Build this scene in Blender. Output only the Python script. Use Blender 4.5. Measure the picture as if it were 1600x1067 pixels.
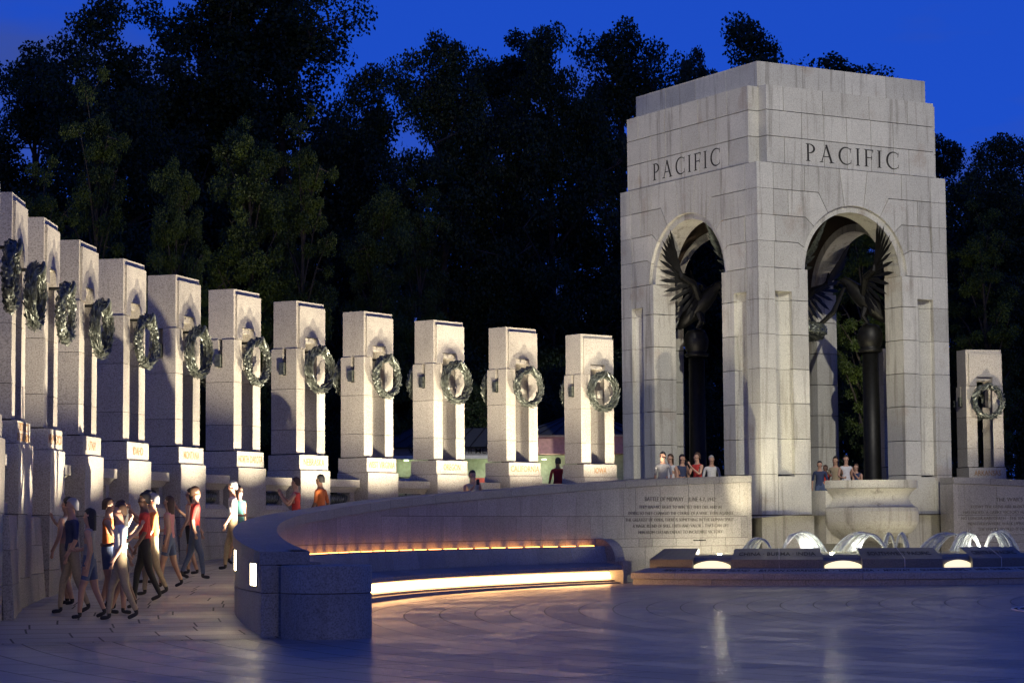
import bpy, bmesh, math, random
import numpy as np
from math import sin, cos, pi, radians as R_, atan2, sqrt
from mathutils import Vector, Matrix, Quaternion
random.seed(7)
for o in list(bpy.data.objects): bpy.data.objects.remove(o)
S = bpy.context.scene
COL = S.collection

# ------------------------------------------------------------ camera, sky, lights, exposure
cd = bpy.data.cameras.new('camera'); cam = bpy.data.objects.new('camera', cd); COL.objects.link(cam)
cd.sensor_width = 36; cd.lens = 36*3540.24/1600; cd.clip_end = 2000
EYE = 1.5
cam.location = (0, 0, EYE)
cam.rotation_mode = 'QUATERNION'
cam.rotation_quaternion = Quaternion((1,0,0), R_(90+4.706876)) @ Quaternion((0,0,1), R_(-0.4135))
S.camera = cam
S.view_settings.view_transform = 'Standard'; S.view_settings.look = 'None'
S.view_settings.exposure = 0; S.view_settings.gamma = 1; S.view_settings.use_curve_mapping = False
S.render.engine = 'CYCLES'
S.cycles.max_bounces = 6; S.cycles.transparent_max_bounces = 12

W = bpy.data.worlds.new('World'); S.world = W; W.use_nodes = True
nt = W.node_tree; N = nt.nodes; Lk = nt.links
bg = N['Background']
tc = N.new('ShaderNodeTexCoord'); mp = N.new('ShaderNodeMapping'); mp.inputs['Scale'].default_value = (2.2, 2.2, 9)
mp.inputs['Rotation'].default_value = (0, R_(4), 0)
ns = N.new('ShaderNodeTexNoise'); ns.inputs['Scale'].default_value = 1.7; ns.inputs['Detail'].default_value = 5; ns.inputs['Roughness'].default_value = .5
cr = N.new('ShaderNodeValToRGB'); cr.color_ramp.elements[0].position = .42; cr.color_ramp.elements[1].position = .60
cr.color_ramp.elements[0].color = (.0090, .060, .60, 1); cr.color_ramp.elements[1].color = (.030, .062, .36, 1)
sx = N.new('ShaderNodeSeparateXYZ'); gr = N.new('ShaderNodeValToRGB')
gr.color_ramp.elements[0].position = 0.0; gr.color_ramp.elements[1].position = .65
gr.color_ramp.elements[0].color = (1.6, 1.5, 1.12, 1); gr.color_ramp.elements[1].color = (.74, .68, .57, 1)
mx = N.new('ShaderNodeMix'); mx.data_type = 'RGBA'; mx.blend_type = 'MULTIPLY'; mx.inputs[0].default_value = 1
Lk.new(tc.outputs['Generated'], mp.inputs['Vector']); Lk.new(mp.outputs[0], ns.inputs['Vector']); Lk.new(ns.outputs['Fac'], cr.inputs['Fac'])
Lk.new(tc.outputs['Generated'], sx.inputs[0]); Lk.new(sx.outputs['Z'], gr.inputs['Fac'])
Lk.new(cr.outputs[0], mx.inputs[6]); Lk.new(gr.outputs[0], mx.inputs[7]); Lk.new(mx.outputs[2], bg.inputs['Color'])
bg.inputs['Strength'].default_value = 1.0

def spot(name, loc, target, power, color, size_deg, blend=.5, radius=.06):
    l = bpy.data.lights.new(name, 'SPOT'); l.energy = power; l.color = color
    l.spot_size = R_(size_deg); l.spot_blend = blend; l.shadow_soft_size = radius
    o = bpy.data.objects.new(name, l); COL.objects.link(o); o.location = loc
    o.rotation_euler = (Vector(target)-Vector(loc)).to_track_quat('-Z', 'Y').to_euler(); return o
def point(name, loc, power, color, radius=.08):
    l = bpy.data.lights.new(name, 'POINT'); l.energy = power; l.color = color; l.shadow_soft_size = radius
    o = bpy.data.objects.new(name, l); COL.objects.link(o); o.location = loc; return o

WARM = (1, .86, .66); NEUT = (1, .93, .82); YEL = (1, .88, .58); ORG = (1, .52, .16)
# distant floodlights on the memorial pavilion, and an added wide fill
spot('floodlight_front', (15, 8, 34), (8.2, 66, 9.2), 112000, (1, .95, .81), 14.2, .25, .4)
spot('far_side_fill', (22, -75, 14), (0, 55, 3), 22000, (1, .80, .50), 50, .5, 6)  # soft warm fill added for the shaded stone, standing for the lit far half
spot('floodlight_side', (-27, 44, 16), (5.4, 66.6, 8.8), 1500, (1, .90, .74), 20, .3, .5)

# ------------------------------------------------------------ plan of the place
C0 = np.array([24.328, 40.04])
PK = np.array([6.9529, 63.4823]); YA = R_(30.691)
DR = np.array([cos(YA), sin(YA)]); DL = np.array([-sin(YA), cos(YA)]); NF = -DL
FLOOR = 1.81
PILLARS = [(-8.0558,36.7439,92.12,'DISTRICT\nOF COLUMBIA'),(-8.1292,39.68,90.12,'NEW MEXICO'),(-8.0602,42.785,84.94,'UTAH'),
 (-7.6848,45.77,79.09,'IDAHO'),(-7.0182,48.6807,73.37,'MONTANA'),(-6.0865,51.6231,67.68,'NORTH DAKOTA'),
 (-4.8776,54.3337,61.80,'NEBRASKA'),(-3.408,57.0168,57.05,'WEST VIRGINIA'),(-1.7034,59.5264,51.05,'OREGON'),
 (.2223,61.7325,46.23,'CALIFORNIA'),(2.3697,64.0905,39.64,'IOWA'),(14.702,70.6653,13.78,'ARKANSAS'),(12.0,70.0,18.9,''),(-7.80,33.80,97.0,'')]
def gz(x, y): return .1*min(1, max(0, (y-32)/25))
def rampz(th):
    if th < 124.4: return 1.80
    return max(.0252*(197.0-th), 0.004) if th < 197 else .004
CT = [(112,2.93),(121.5,2.93),(129.9,2.88),(136.8,2.76),(141.2,2.65),(146.8,2.5),(153,2.34),(161.3,2.14),(170,1.895),(175.5,1.78),(182,1.62),(196.5,1.19),(200,1.12)]
def captop(th): return float(np.interp(th, [a for a, b in CT], [b for a, b in CT]))
def pol(r, th): t = R_(th); return C0[0]+r*cos(t), C0[1]+r*sin(t)

# ------------------------------------------------------------ materials
def mat(name): 
    m = bpy.data.materials.new(name); m.use_nodes = True
    return m, m.node_tree.nodes, m.node_tree.links, m.node_tree.nodes['Principled BSDF']
def granite(name, base, dark=(.06,.055,.05), rough=.75, speck=38, amt=.55, stain=0.0, var=.10, bump=.25, tint=None):
    m, n, l, b = mat(name)
    t = n.new('ShaderNodeTexCoord'); g = n.new('ShaderNodeNewGeometry')
    v = n.new('ShaderNodeTexNoise'); v.inputs['Scale'].default_value = speck; v.inputs['Detail'].default_value = 3; v.inputs['Roughness'].default_value = .7
    l.new(g.outputs['Position'], v.inputs['Vector'])
    r = n.new('ShaderNodeValToRGB'); r.color_ramp.elements[0].position = .36; r.color_ramp.elements[1].position = .52
    r.color_ramp.elements[0].color = tuple(base[i]*(1-amt)+dark[i]*amt for i in range(3))+(1,); r.color_ramp.elements[1].color = tuple(base)+(1,)
    e = r.color_ramp.elements.new(.72); e.color = tuple(min(.9, c*1.22) for c in base)+(1,)
    l.new(v.outputs['Fac'], r.inputs['Fac'])
    # broad mottling and a tone of its own for every stone
    w = n.new('ShaderNodeTexNoise'); w.inputs['Scale'].default_value = 1.3; w.inputs['Detail'].default_value = 4
    l.new(g.outputs['Position'], w.inputs['Vector'])
    oi = n.new('ShaderNodeObjectInfo')
    ma = n.new('ShaderNodeMath'); ma.operation = 'MULTIPLY_ADD'; ma.inputs[1].default_value = var*2; ma.inputs[2].default_value = 1-var
    l.new(oi.outputs['Random'], ma.inputs[0])
    mb = n.new('ShaderNodeMath'); mb.operation = 'MULTIPLY_ADD'; mb.inputs[1].default_value = .3; mb.inputs[2].default_value = .85
    l.new(w.outputs['Fac'], mb.inputs[0])
    mc = n.new('ShaderNodeMath'); mc.operation = 'MULTIPLY'; l.new(ma.outputs[0], mc.inputs[0]); l.new(mb.outputs[0], mc.inputs[1])
    x = n.new('ShaderNodeMix'); x.data_type = 'RGBA'; x.blend_type = 'MULTIPLY'; x.inputs[0].default_value = 1
    l.new(r.outputs[0], x.inputs[6]); l.new(mc.outputs[0], x.inputs[7])
    out = x.outputs[2]
    if stain:
        mp = n.new('ShaderNodeMapping'); mp.inputs['Scale'].default_value = (3.2, 3.2, .22)
        l.new(g.outputs['Position'], mp.inputs['Vector'])
        s = n.new('ShaderNodeTexNoise'); s.inputs['Scale'].default_value = 1.6; s.inputs['Detail'].default_value = 5; s.inputs['Roughness'].default_value = .62
        l.new(mp.outputs[0], s.inputs['Vector'])
        sr = n.new('ShaderNodeValToRGB'); sr.color_ramp.elements[0].position = .53; sr.color_ramp.elements[1].position = .70
        sr.color_ramp.elements[0].color = (0,0,0,1); sr.color_ramp.elements[1].color = (stain,)*3+(1,)
        l.new(s.outputs['Fac'], sr.inputs['Fac'])
        y = n.new('ShaderNodeMix'); y.data_type = 'RGBA'; y.inputs[7].default_value = (.10, .085, .065, 1)
        l.new(sr.outputs[0], y.inputs[0]); l.new(out, y.inputs[6]); out = y.outputs[2]
        # rusty blotches
        s2 = n.new('ShaderNodeTexNoise'); s2.inputs['Scale'].default_value = 1.1; s2.inputs['Detail'].default_value = 6
        l.new(g.outputs['Position'], s2.inputs['Vector'])
        r2 = n.new('ShaderNodeValToRGB'); r2.color_ramp.elements[0].position = .60; r2.color_ramp.elements[1].position = .70
        r2.color_ramp.elements[0].color = (0,0,0,1); r2.color_ramp.elements[1].color = (stain*.5,)*3+(1,)
        l.new(s2.outputs['Fac'], r2.inputs['Fac'])
        y2 = n.new('ShaderNodeMix'); y2.data_type = 'RGBA'; y2.inputs[7].default_value = (.22, .14, .08, 1)
        l.new(r2.outputs[0], y2.inputs[0]); l.new(out, y2.inputs[6]); out = y2.outputs[2]
    l.new(out, b.inputs['Base Color'])
    b.inputs['Roughness'].default_value = rough
    bp = n.new('ShaderNodeBump'); bp.inputs['Strength'].default_value = bump; bp.inputs['Distance'].default_value = .004
    l.new(v.outputs['Fac'], bp.inputs['Height']); l.new(bp.outputs[0], b.inputs['Normal'])
    return m
def plain(name, col, rough=.6, metal=0, var=0, noise=0):
    m, n, l, b = mat(name); b.inputs['Roughness'].default_value = rough; b.inputs['Metallic'].default_value = metal
    v = n.new('ShaderNodeTexNoise'); v.inputs['Scale'].default_value = noise or 9; v.inputs['Detail'].default_value = 3
    g = n.new('ShaderNodeNewGeometry'); l.new(g.outputs['Position'], v.inputs['Vector'])
    r = n.new('ShaderNodeValToRGB'); k = var or .15
    r.color_ramp.elements[0].position = .3; r.color_ramp.elements[1].position = .7
    r.color_ramp.elements[0].color = tuple(c*(1-k) for c in col)+(1,); r.color_ramp.elements[1].color = tuple(min(1, c*(1+k)) for c in col)+(1,)
    l.new(v.outputs['Fac'], r.inputs['Fac']); l.new(r.outputs[0], b.inputs['Base Color'])
    return m
def glow(name, col, s):
    m, n, l, b = mat(name); b.inputs['Base Color'].default_value = (.8,.8,.8,1)
    b.inputs['Emission Color'].default_value = tuple(col)+(1,); b.inputs['Emission Strength'].default_value = s; return m

M_PIL = granite('pillar_granite', (.44,.405,.335), (.10,.085,.07), .8, 42, .6, .12, .09)
M_PAV = granite('pavilion_granite', (.43,.42,.37), (.13,.12,.10), .8, 42, .45, .6, .12)
M_WALL = granite('wall_granite', (.30,.285,.27), (.06,.055,.05), .7, 40, .6, .25, .12)
M_CAP = granite('coping_granite', (.24,.23,.22), (.05,.05,.05), .6, 40, .55, .15, .08)
M_DARK = granite('dark_granite', (.14,.14,.13), (.02,.02,.02), .45, 45, .6, 0, .1)
M_KERB = granite('kerb_granite', (.34,.32,.29), (.06,.055,.05), .6, 40, .6, .1, .1)
M_JOINT = plain('mortar', (.05,.035,.022), .95)
M_LET = plain('letter_dirt_and_shade', (.016,.014,.012), .9)  # dark colour stands for the dirt and shade inside cut strokes
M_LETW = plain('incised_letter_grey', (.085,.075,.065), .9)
M_LET2 = plain('incised_letter_ochre', (.30,.16,.06), .9)
M_LET3 = plain('incised_letter_black', (.012,.012,.012), .7)
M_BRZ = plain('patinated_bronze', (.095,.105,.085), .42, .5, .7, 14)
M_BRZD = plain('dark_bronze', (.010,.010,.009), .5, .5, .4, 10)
M_BARK = plain('bark', (.05,.04,.03), .9, 0, .4, 6)
M_LAMP = glow('lamp_glass_warm', (1,.80,.45), 26)
M_STRIP = glow('bench_light_strip', (1,.52,.20), 15.0)
M_SPARK = glow('small_warm_light', (1,.36,.06), 11)
M_POOLL = glow('underwater_light', (1,.82,.46), 1.25)
M_WHITE = plain('white_metal', (.6,.6,.58), .5)
M_ROOF = plain('dark_metal_roof', (.05,.055,.06), .5)
M_PINK = plain('rose_fascia', (.55,.33,.30), .8)
M_GREEN = plain('pale_green_wall', (.34,.38,.27), .8)
M_BLACKM = plain('black_metal', (.02,.02,.02), .4, .5)
M_SLOT = plain('dark_recess', (.03,.028,.025), .9)

def leafmat(name, c1, c2):
    m, n, l, b = mat(name)
    oi = n.new('ShaderNodeNewGeometry'); v = n.new('ShaderNodeTexNoise'); v.inputs['Scale'].default_value = .9; v.inputs['Detail'].default_value = 4
    l.new(oi.outputs['Position'], v.inputs['Vector'])
    r = n.new('ShaderNodeValToRGB'); r.color_ramp.elements[0].position = .35; r.color_ramp.elements[1].position = .65
    r.color_ramp.elements[0].color = tuple(c1)+(1,); r.color_ramp.elements[1].color = tuple(c2)+(1,)
    l.new(v.outputs['Fac'], r.inputs['Fac'])
    b.inputs['Roughness'].default_value = .55
    l.new(r.outputs[0], b.inputs['Base Color'])
    tr = n.new('ShaderNodeBsdfTranslucent'); l.new(r.outputs[0], tr.inputs['Color'])
    ms = n.new('ShaderNodeMixShader'); ms.inputs[0].default_value = .3
    l.new(b.outputs[0], ms.inputs[1]); l.new(tr.outputs[0], ms.inputs[2]); l.new(ms.outputs[0], n['Material Output'].inputs['Surface'])
    return m
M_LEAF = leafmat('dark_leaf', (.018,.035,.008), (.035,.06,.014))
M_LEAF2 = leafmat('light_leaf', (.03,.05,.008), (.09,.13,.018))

# pavement: rings round the plaza centre with staggered joints, polished by wear
def pavement(name, base, row, lng, radial_rows, rough):
    m, n, l, b = mat(name)
    g = n.new('ShaderNodeNewGeometry'); sb = n.new('ShaderNodeVectorMath'); sb.operation = 'SUBTRACT'
    sb.inputs[1].default_value = (C0[0], C0[1], 0); l.new(g.outputs['Position'], sb.inputs[0])
    s = n.new('ShaderNodeSeparateXYZ'); l.new(sb.outputs[0], s.inputs[0])
    def M(op, a, bb=None, c=None):
        x = n.new('ShaderNodeMath'); x.operation = op
        for i, q in enumerate((a, bb, c)):
            if q is None: continue
            if isinstance(q, (int, float)): x.inputs[i].default_value = q
            else: l.new(q, x.inputs[i])
        return x.outputs[0]
    X, Y = s.outputs[0], s.outputs[1]
    r = M('SQRT', M('ADD', M('MULTIPLY', X, X), M('MULTIPLY', Y, Y)))
    th = M('ARCTAN2', Y, M('MULTIPLY', X, -1.0))
    arc = M('MULTIPLY', th, 27.0)
    A, B = (arc, r) if radial_rows else (r, arc)
    ai = M('DIVIDE', A, row); fl = M('FLOOR', ai)
    fr = M('ABSOLUTE', M('SUBTRACT', M('FRACT', ai), .5))
    off = M('MULTIPLY', M('FRACT', M('MULTIPLY', M('SINE', M('MULTIPLY', fl, 12.9898)), 43758.5453)), 1.0)
    bi = M('ADD', M('DIVIDE', B, lng), off)
    fb = M('ABSOLUTE', M('SUBTRACT', M('FRACT', bi), .5))
    j1 = M('GREATER_THAN', fr, .5-.012/row); j2 = M('GREATER_THAN', fb, .5-.014/lng)
    J = M('MAXIMUM', j1, j2)
    cell = M('FRACT', M('MULTIPLY', M('SINE', M('ADD', M('MULTIPLY', fl, 7.13), M('MULTIPLY', M('FLOOR', bi), 3.77))), 9631.17))
    v = n.new('ShaderNodeTexNoise'); v.inputs['Scale'].default_value = 60; v.inputs['Detail'].default_value = 2
    l.new(g.outputs['Position'], v.inputs['Vector'])
    w = n.new('ShaderNodeTexNoise'); w.inputs['Scale'].default_value = 1.6; w.inputs['Detail'].default_value = 6; w.inputs['Roughness'].default_value = .7
    mw = n.new('ShaderNodeMapping'); mw.inputs['Scale'].default_value = (.35, 1.6, 1); l.new(g.outputs['Position'], mw.inputs['Vector']); l.new(mw.outputs[0], w.inputs['Vector'])
    tone = M('MULTIPLY', M('ADD', .68, M('MULTIPLY', cell, .62)), M('ADD', .6, M('MULTIPLY', v.outputs['Fac'], .8)))
    x = n.new('ShaderNodeMix'); x.data_type = 'RGBA'; x.blend_type = 'MULTIPLY'; x.inputs[0].default_value = 1; x.inputs[6].default_value = tuple(base)+(1,)
    l.new(tone, x.inputs[7])
    y = n.new('ShaderNodeMix'); y.data_type = 'RGBA'; y.inputs[7].default_value = (.03,.025,.02,1)
    l.new(J, y.inputs[0]); l.new(x.outputs[2], y.inputs[6]); l.new(y.outputs[2], b.inputs['Base Color'])
    rr = M('ADD', M('MULTIPLY', w.outputs['Fac'], .42), M('ADD', rough-.24, M('MULTIPLY', cell, .14)))
    l.new(M('MAXIMUM', rr, M('MULTIPLY', J, .8)), b.inputs['Roughness'])
    b.inputs['Specular IOR Level'].default_value = 1.0; b.inputs['Coat Weight'].default_value = .35 if not radial_rows else .12; b.inputs['Coat Roughness'].default_value = .24
    bp = n.new('ShaderNodeBump'); bp.inputs['Strength'].default_value = 1; bp.inputs['Distance'].default_value = .02
    hh = M('SUBTRACT', M('MULTIPLY', v.outputs['Fac'], .5), J)
    l.new(hh, bp.inputs['Height']); l.new(bp.outputs[0], b.inputs['Normal'])
    cb = n.new('ShaderNodeBump'); cb.inputs['Strength'].default_value = 1; cb.inputs['Distance'].default_value = .010
    l.new(M('ADD', M('MULTIPLY', w.outputs['Fac'], 1.6), M('MULTIPLY', v.outputs['Fac'], .7)), cb.inputs['Height']); l.new(cb.outputs[0], b.inputs['Coat Normal'])
    l.new(M('MULTIPLY', M('MULTIPLY', M('ADD', .25, M('MULTIPLY', cell, 1.5)), M('SUBTRACT', 1.0, J)), .44 if not radial_rows else .12), b.inputs['Coat Weight'])
    return m
M_PLAZA = pavement('plaza_paving', (.20,.19,.20), .61, 1.5, False, .44)
M_RAMP = pavement('ramp_paving', (.30,.27,.23), .61, 1.2, True, .48)

# ------------------------------------------------------------ helpers
def link(o): COL.objects.link(o); return o
def tag(o, label=None, cat=None, group=None, kind=None):
    if label: o['label'] = label
    if cat: o['category'] = cat
    if group: o['group'] = group
    if kind: o['kind'] = kind
    return o
def empty(name, loc=(0,0,0), rz=0, **k):
    o = bpy.data.objects.new(name, None); link(o); o.location = loc; o.rotation_euler = (0,0,rz); o.empty_display_size = .2
    return tag(o, **k)
def mesh(name, vs, fs, m, parent=None, smooth=False, **k):
    me = bpy.data.meshes.new(name); me.from_pydata([tuple(v) for v in vs], [], [tuple(f) for f in fs]); 
    if m: me.materials.append(m)
    if smooth: me.polygons.foreach_set('use_smooth', [True]*len(me.polygons))
    me.update()
    o = bpy.data.objects.new(name, me); link(o)
    if parent: o.parent = parent
    return tag(o, **k)
class MB:
    def __init__(s): s.v = []; s.f = []
    def add(s, vs, fs):
        n = len(s.v); s.v += [tuple(v) for v in vs]; s.f += [tuple(i+n for i in f) for f in fs]
    def box(s, x0, x1, y0, y1, z0, z1, fm=None):
        p = [(x,y,z) for x in (x0,x1) for y in (y0,y1) for z in (z0,z1)]
        if fm: p = [fm(*q) for q in p]
        s.add(p, [(0,1,3,2),(4,6,7,5),(0,4,5,1),(2,3,7,6),(0,2,6,4),(1,5,7,3)])
    def prism(s, poly, d0, d1, fm):      # poly in (u,z), extruded along d
        n = len(poly)
        s.add([fm(u, d0, z) for u, z in poly]+[fm(u, d1, z) for u, z in poly],
              [tuple(range(n)), tuple(range(2*n-1, n-1, -1))]+[(i, n+i, n+(i+1)%n, (i+1)%n) for i in range(n)])
    def arc(s, th0, th1, prof, n=8, zf=None, cen=None):     # sweep a closed profile [(r,z)] about the plaza centre
        cen = C0 if cen is None else cen
        k = len(prof(th0)) if callable(prof) else len(prof); vs = []
        for i in range(n+1):
            th = th0+(th1-th0)*i/n; t = R_(th)
            for r, z in (prof(th) if callable(prof) else prof): vs.append((cen[0]+r*cos(t), cen[1]+r*sin(t), z))
        if callable(prof): pass
        fs = [tuple(range(k)), tuple(range((n+1)*k-1, n*k-1, -1))]
        for i in range(n):
            for j in range(k): fs.append((i*k+j, (i+1)*k+j, (i+1)*k+(j+1)%k, i*k+(j+1)%k))
        s.add(vs, fs)
    def tube(s, pts, rad, n=8, caps=True):
        pts = [Vector(p) for p in pts]; k = len(pts)
        rad = rad if hasattr(rad, '__len__') else [rad]*k
        vs = []; up = Vector((0,0,1)); prev = None
        for i, p in enumerate(pts):
            d = (pts[min(i+1,k-1)]-pts[max(i-1,0)]).normalized()
            if prev is None:
                a = d.cross(up); a = a if a.length > .05 else d.cross(Vector((1,0,0)))
            else: a = prev - d*prev.dot(d)
            a.normalize(); b = d.cross(a); prev = a
            for j in range(n):
                t = 2*pi*j/n; vs.append(p+a*(rad[i]*cos(t))+b*(rad[i]*sin(t)))
        fs = [(i*n+j, i*n+(j+1)%n, (i+1)*n+(j+1)%n, (i+1)*n+j) for i in range(k-1) for j in range(n)]
        if caps: fs += [tuple(range(n-1,-1,-1)), tuple(range((k-1)*n, k*n))]
        s.add(vs, fs)
    def lathe(s, prof, cen=(0,0,0), n=24, a0=0, a1=2*pi, fm=None):
        full = abs(a1-a0-2*pi) < 1e-6; m = n if full else n+1; k = len(prof); vs = []
        for i in range(m):
            t = a0+(a1-a0)*i/n
            for r, z in prof: 
                q = (cen[0]+r*cos(t), cen[1]+r*sin(t), cen[2]+z); vs.append(fm(*q) if fm else q)
        fs = []
        for i in range(n):
            for j in range(k-1): a = (i%m)*k+j; b = ((i+1)%m)*k+j; fs.append((a, b, b+1, a+1))
        s.add(vs, fs)
    def build(s, name, m, parent=None, smooth=False, **k): return mesh(name, s.v, s.f, m, parent, smooth, **k)
def fixn(o):
    bm = bmesh.new(); bm.from_mesh(o.data); bmesh.ops.recalc_face_normals(bm, faces=bm.faces); bm.to_mesh(o.data); bm.free(); return o
def part_box(name, m, parent, *a, fm=None, **k):
    b = MB(); b.box(*a, fm=fm); return b.build(name, m, parent, **k)
def text(name, body, size, fm, m, parent, xs=.85, depth=.004, bold=0.0, space=1.0, align='CENTER'):
    c = bpy.data.curves.new(name, 'FONT'); c.body = body; c.size = size; c.align_x = align; c.align_y = 'CENTER'
    c.extrude = depth; c.offset = bold; c.resolution_u = 3; c.space_character = space
    o = bpy.data.objects.new(name, c); link(o)
    me = bpy.data.meshes.new_from_object(o.evaluated_get(bpy.context.evaluated_depsgraph_get()))
    bpy.data.objects.remove(o); bpy.data.curves.remove(c)
    for v in me.vertices: v.co = Vector(fm(v.co.x*xs, v.co.z, v.co.y))
    me.materials.clear(); me.materials.append(m); me.name = name
    o = bpy.data.objects.new(name, me); link(o)
    if parent: o.parent = parent
    return o

# ------------------------------------------------------------ ground
def sheet(name, m, xs, ys, zf, kind='structure'):
    vs = [(x, y, zf(x, y)) for y in ys for x in xs]; w = len(xs)
    return mesh(name, vs, [(j*w+i, j*w+i+1, (j+1)*w+i+1, (j+1)*w+i) for j in range(len(ys)-1) for i in range(w-1)], m, kind=kind)
sheet('ground', plain('lawn_soil', (.03,.045,.018), .95, 0, .4, 3), [-900,-300,-60,0,60,300,900], [-60,-20,30,60,100,300,1200], lambda x, y: -.35)
sheet('plaza_pavement', M_PLAZA, [-14,-9,-4,0,5,10,15,20,30,42,56], [-6,10,20,28,32,36,40,44,48,52,57,62,66], gz)
b = MB()          # the ramp rising along the pillars
n = 60; vs = []
for i in range(n+1):
    th = 124.4+(197-124.4)*i/n
    for r in (28.6, 30, 31.4, 33.4):
        x, y = pol(r, th); vs.append((x, y, max(rampz(th), gz(x, y)+.006)))
b.add(vs, [(i*4+j, i*4+j+1, (i+1)*4+j+1, (i+1)*4+j) for i in range(n) for j in range(3)])
b.build('ramp_pavement', M_RAMP, kind='structure')
# plaza west of the ramp foot
sheet('entrance_path', M_RAMP, [-30,-20,-12,-9.2], [-6,10,20,31,34], lambda x, y: .008)
# upper terrace round the pavilion and behind the pillars
b = MB(); n = 40; vs = []
for i in range(n+1):
    th = 90+(124.4-90)*i/n
    for r in (28.7, 31, 33.4, 36): x, y = pol(r, th); vs.append((x, y, 1.80))
b.add(vs, [(i*4+j, i*4+j+1, (i+1)*4+j+1, (i+1)*4+j) for i in range(n) for j in range(3)])
b.build('upper_terrace', M_RAMP, kind='structure')
b = MB(); n = 60; vs = []
for i in range(n+1):
    th = 60+(196-60)*i/n
    for r in (33.35, 36, 45, 70, 130): x, y = pol(r, th); vs.append((x, y, 1.78 if r < 60 else 1.7))
b.add(vs, [(i*5+j, i*5+j+1, (i+1)*5+j+1, (i+1)*5+j) for i in range(n) for j in range(4)])
b.build('lawn', plain('grass', (.03,.05,.015), .95, 0, .5, 8), kind='structure')

# ------------------------------------------------------------ the low curved wall beside the ramp
def wall_side(mirror, TH0, TH1, label):
    mm = (lambda t: 243-t) if mirror else (lambda t: t)
    root = empty('curved_wall', (*pol(28.7, mm((TH0+TH1)/2)), 0), label=label, cat='wall', group='curved granite walls beside the ramps')
    inv = Vector(root.location)
    def bake(mb, name, m, parent=root, **k):
        off = inv if parent is root else inv
        mb.v = [(x-inv.x, y-inv.y, z-inv.z) for x, y, z in mb.v]
        return fixn(mb.build(name, m, parent, **k))
    zt = lambda t: captop(t)
    # core
    b = MB(); b.arc(mm(TH0+.05), mm(TH1-.05), (lambda q: [(28.42,-.2),(28.97,-.2),(28.97,zt(mm(q))-.2),(28.42,zt(mm(q))-.2)]), 60); bake(b, 'wall_core', M_JOINT)
    # coping stones
    t = TH0
    while t < TH1-.5:
        t2 = min(t+2.55, TH1)
        if TH1-t2 < .8: t2 = TH1
        b = MB(); g = .012/28.7*57.3
        b.arc(mm(t+g/2), mm(t2-g/2), (lambda q: [(28.34,zt(mm(q))-.18),(29.05,zt(mm(q))-.18),(29.05,zt(mm(q))),(28.34,zt(mm(q)))]), 6)
        bake(b, 'coping_stone', M_CAP); t = t2
    # facing stones, plaza side
    rnd = random.Random(5 if mirror else 3)
    for z0, z1, ph in ((-.1,1.0,.3),(1.0,1.215,1.0),(1.215,1.79,.0),(1.79,9,.8)):
        TE = min(TH1, 163.4) if z1 > 5 else TH1; t = TH0; first = True; k = 0
        while t < TE-.05:
            ln = (1.95, 1.9, .95, 1.95, 2.0)[(k+int(ph*3)) % 5]*rnd.uniform(.9,1.1)*1.08
            if first: ln *= .4+ph*.5; first = False
            t2 = min(t+ln, TE); k += 1
            if TE-t2 < .5: t2 = TE
            a = zt((t+t2)/2)-.195
            if True:
                b = MB(); g = .009/28.4*57.3
                # a stone whose top would be a sliver of the next course runs up to the coping
                lim = (lambda q, z1=z1: zt(mm(q))-.19 if (zt(mm(q))-.19 < z1+.10 or z1 > 5) else z1-.010)
                b.arc(mm(t+g/2), mm(t2-g/2), (lambda q: [(28.38,z0),(28.60,z0),(28.60,max(z0+.01,lim(q))),(28.38,max(z0+.01,lim(q)))]), 4)
                bake(b, 'wall_stone', M_WALL)
            t = t2
    # facing stones, ramp side
    t = TH0
    while t < TH1-.05:
        t2 = min(t+3.4, TH1)
        if TH1-t2 < .8: t2 = TH1
        for lo, hi in ((-.1, .62), (.63, 9)):
            if zt((t+t2)/2)-.2 < lo+.1: continue
            b = MB(); g = .01/29*57.3
            b.arc(mm(t+g/2), mm(t2-g/2), (lambda q: [(28.8,lo),(29.02,lo),(29.02,min(hi-.005,zt(mm(q))-.19)),(28.8,min(hi-.005,zt(mm(q))-.19))]), 5)
            bake(b, 'wall_stone', M_WALL)
        t = t2
    # end stones
    e = MB()
    for tt, s in ((TH0, 1), (TH1, -1)):
        for lo, hi in ((-.1,.62),(.625,zt(tt)-.19)):
            e = MB(); e.arc(mm(tt-.01*s), mm(tt+.3*s), [(28.37,lo),(29.03,lo),(29.03,hi-.005),(28.37,hi-.005)], 1)
            bake(e, 'wall_stone', M_WALL)
    return root, inv
wallL, winv = wall_side(False, 128.9, 196.3, 'long curved granite wall with a bench along it, sweeping from the round end pier to the pavilion')
wallR, winvR = wall_side(True, 129.0, 160.0, 'short piece of curved granite wall right of the pavilion, inscribed THE WAR\'S END')
def wmap(mirror, inv, r, thc):
    def f(u, d, z):     # u to the right as seen from the plaza, d towards the plaza
        t = R_(thc)-u/r; rr = r-d
        return (C0[0]+rr*cos(t)-inv.x, C0[1]+rr*sin(t)-inv.y, z-inv.z)
    return f
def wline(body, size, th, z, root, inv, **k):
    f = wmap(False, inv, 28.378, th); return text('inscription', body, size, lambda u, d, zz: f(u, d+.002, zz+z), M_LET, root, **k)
L1 = ["BATTLE OF MIDWAY    JUNE 4-7, 1942","THEY HAD NO RIGHT TO WIN. YET THEY DID, AND IN","DOING SO THEY CHANGED THE COURSE OF A WAR... EVEN AGAINST",
      "THE GREATEST OF ODDS, THERE IS SOMETHING IN THE HUMAN SPIRIT –","A MAGIC BLEND OF SKILL, FAITH AND VALOR – THAT CAN LIFT","MEN FROM CERTAIN DEFEAT TO INCREDIBLE VICTORY."]
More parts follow.
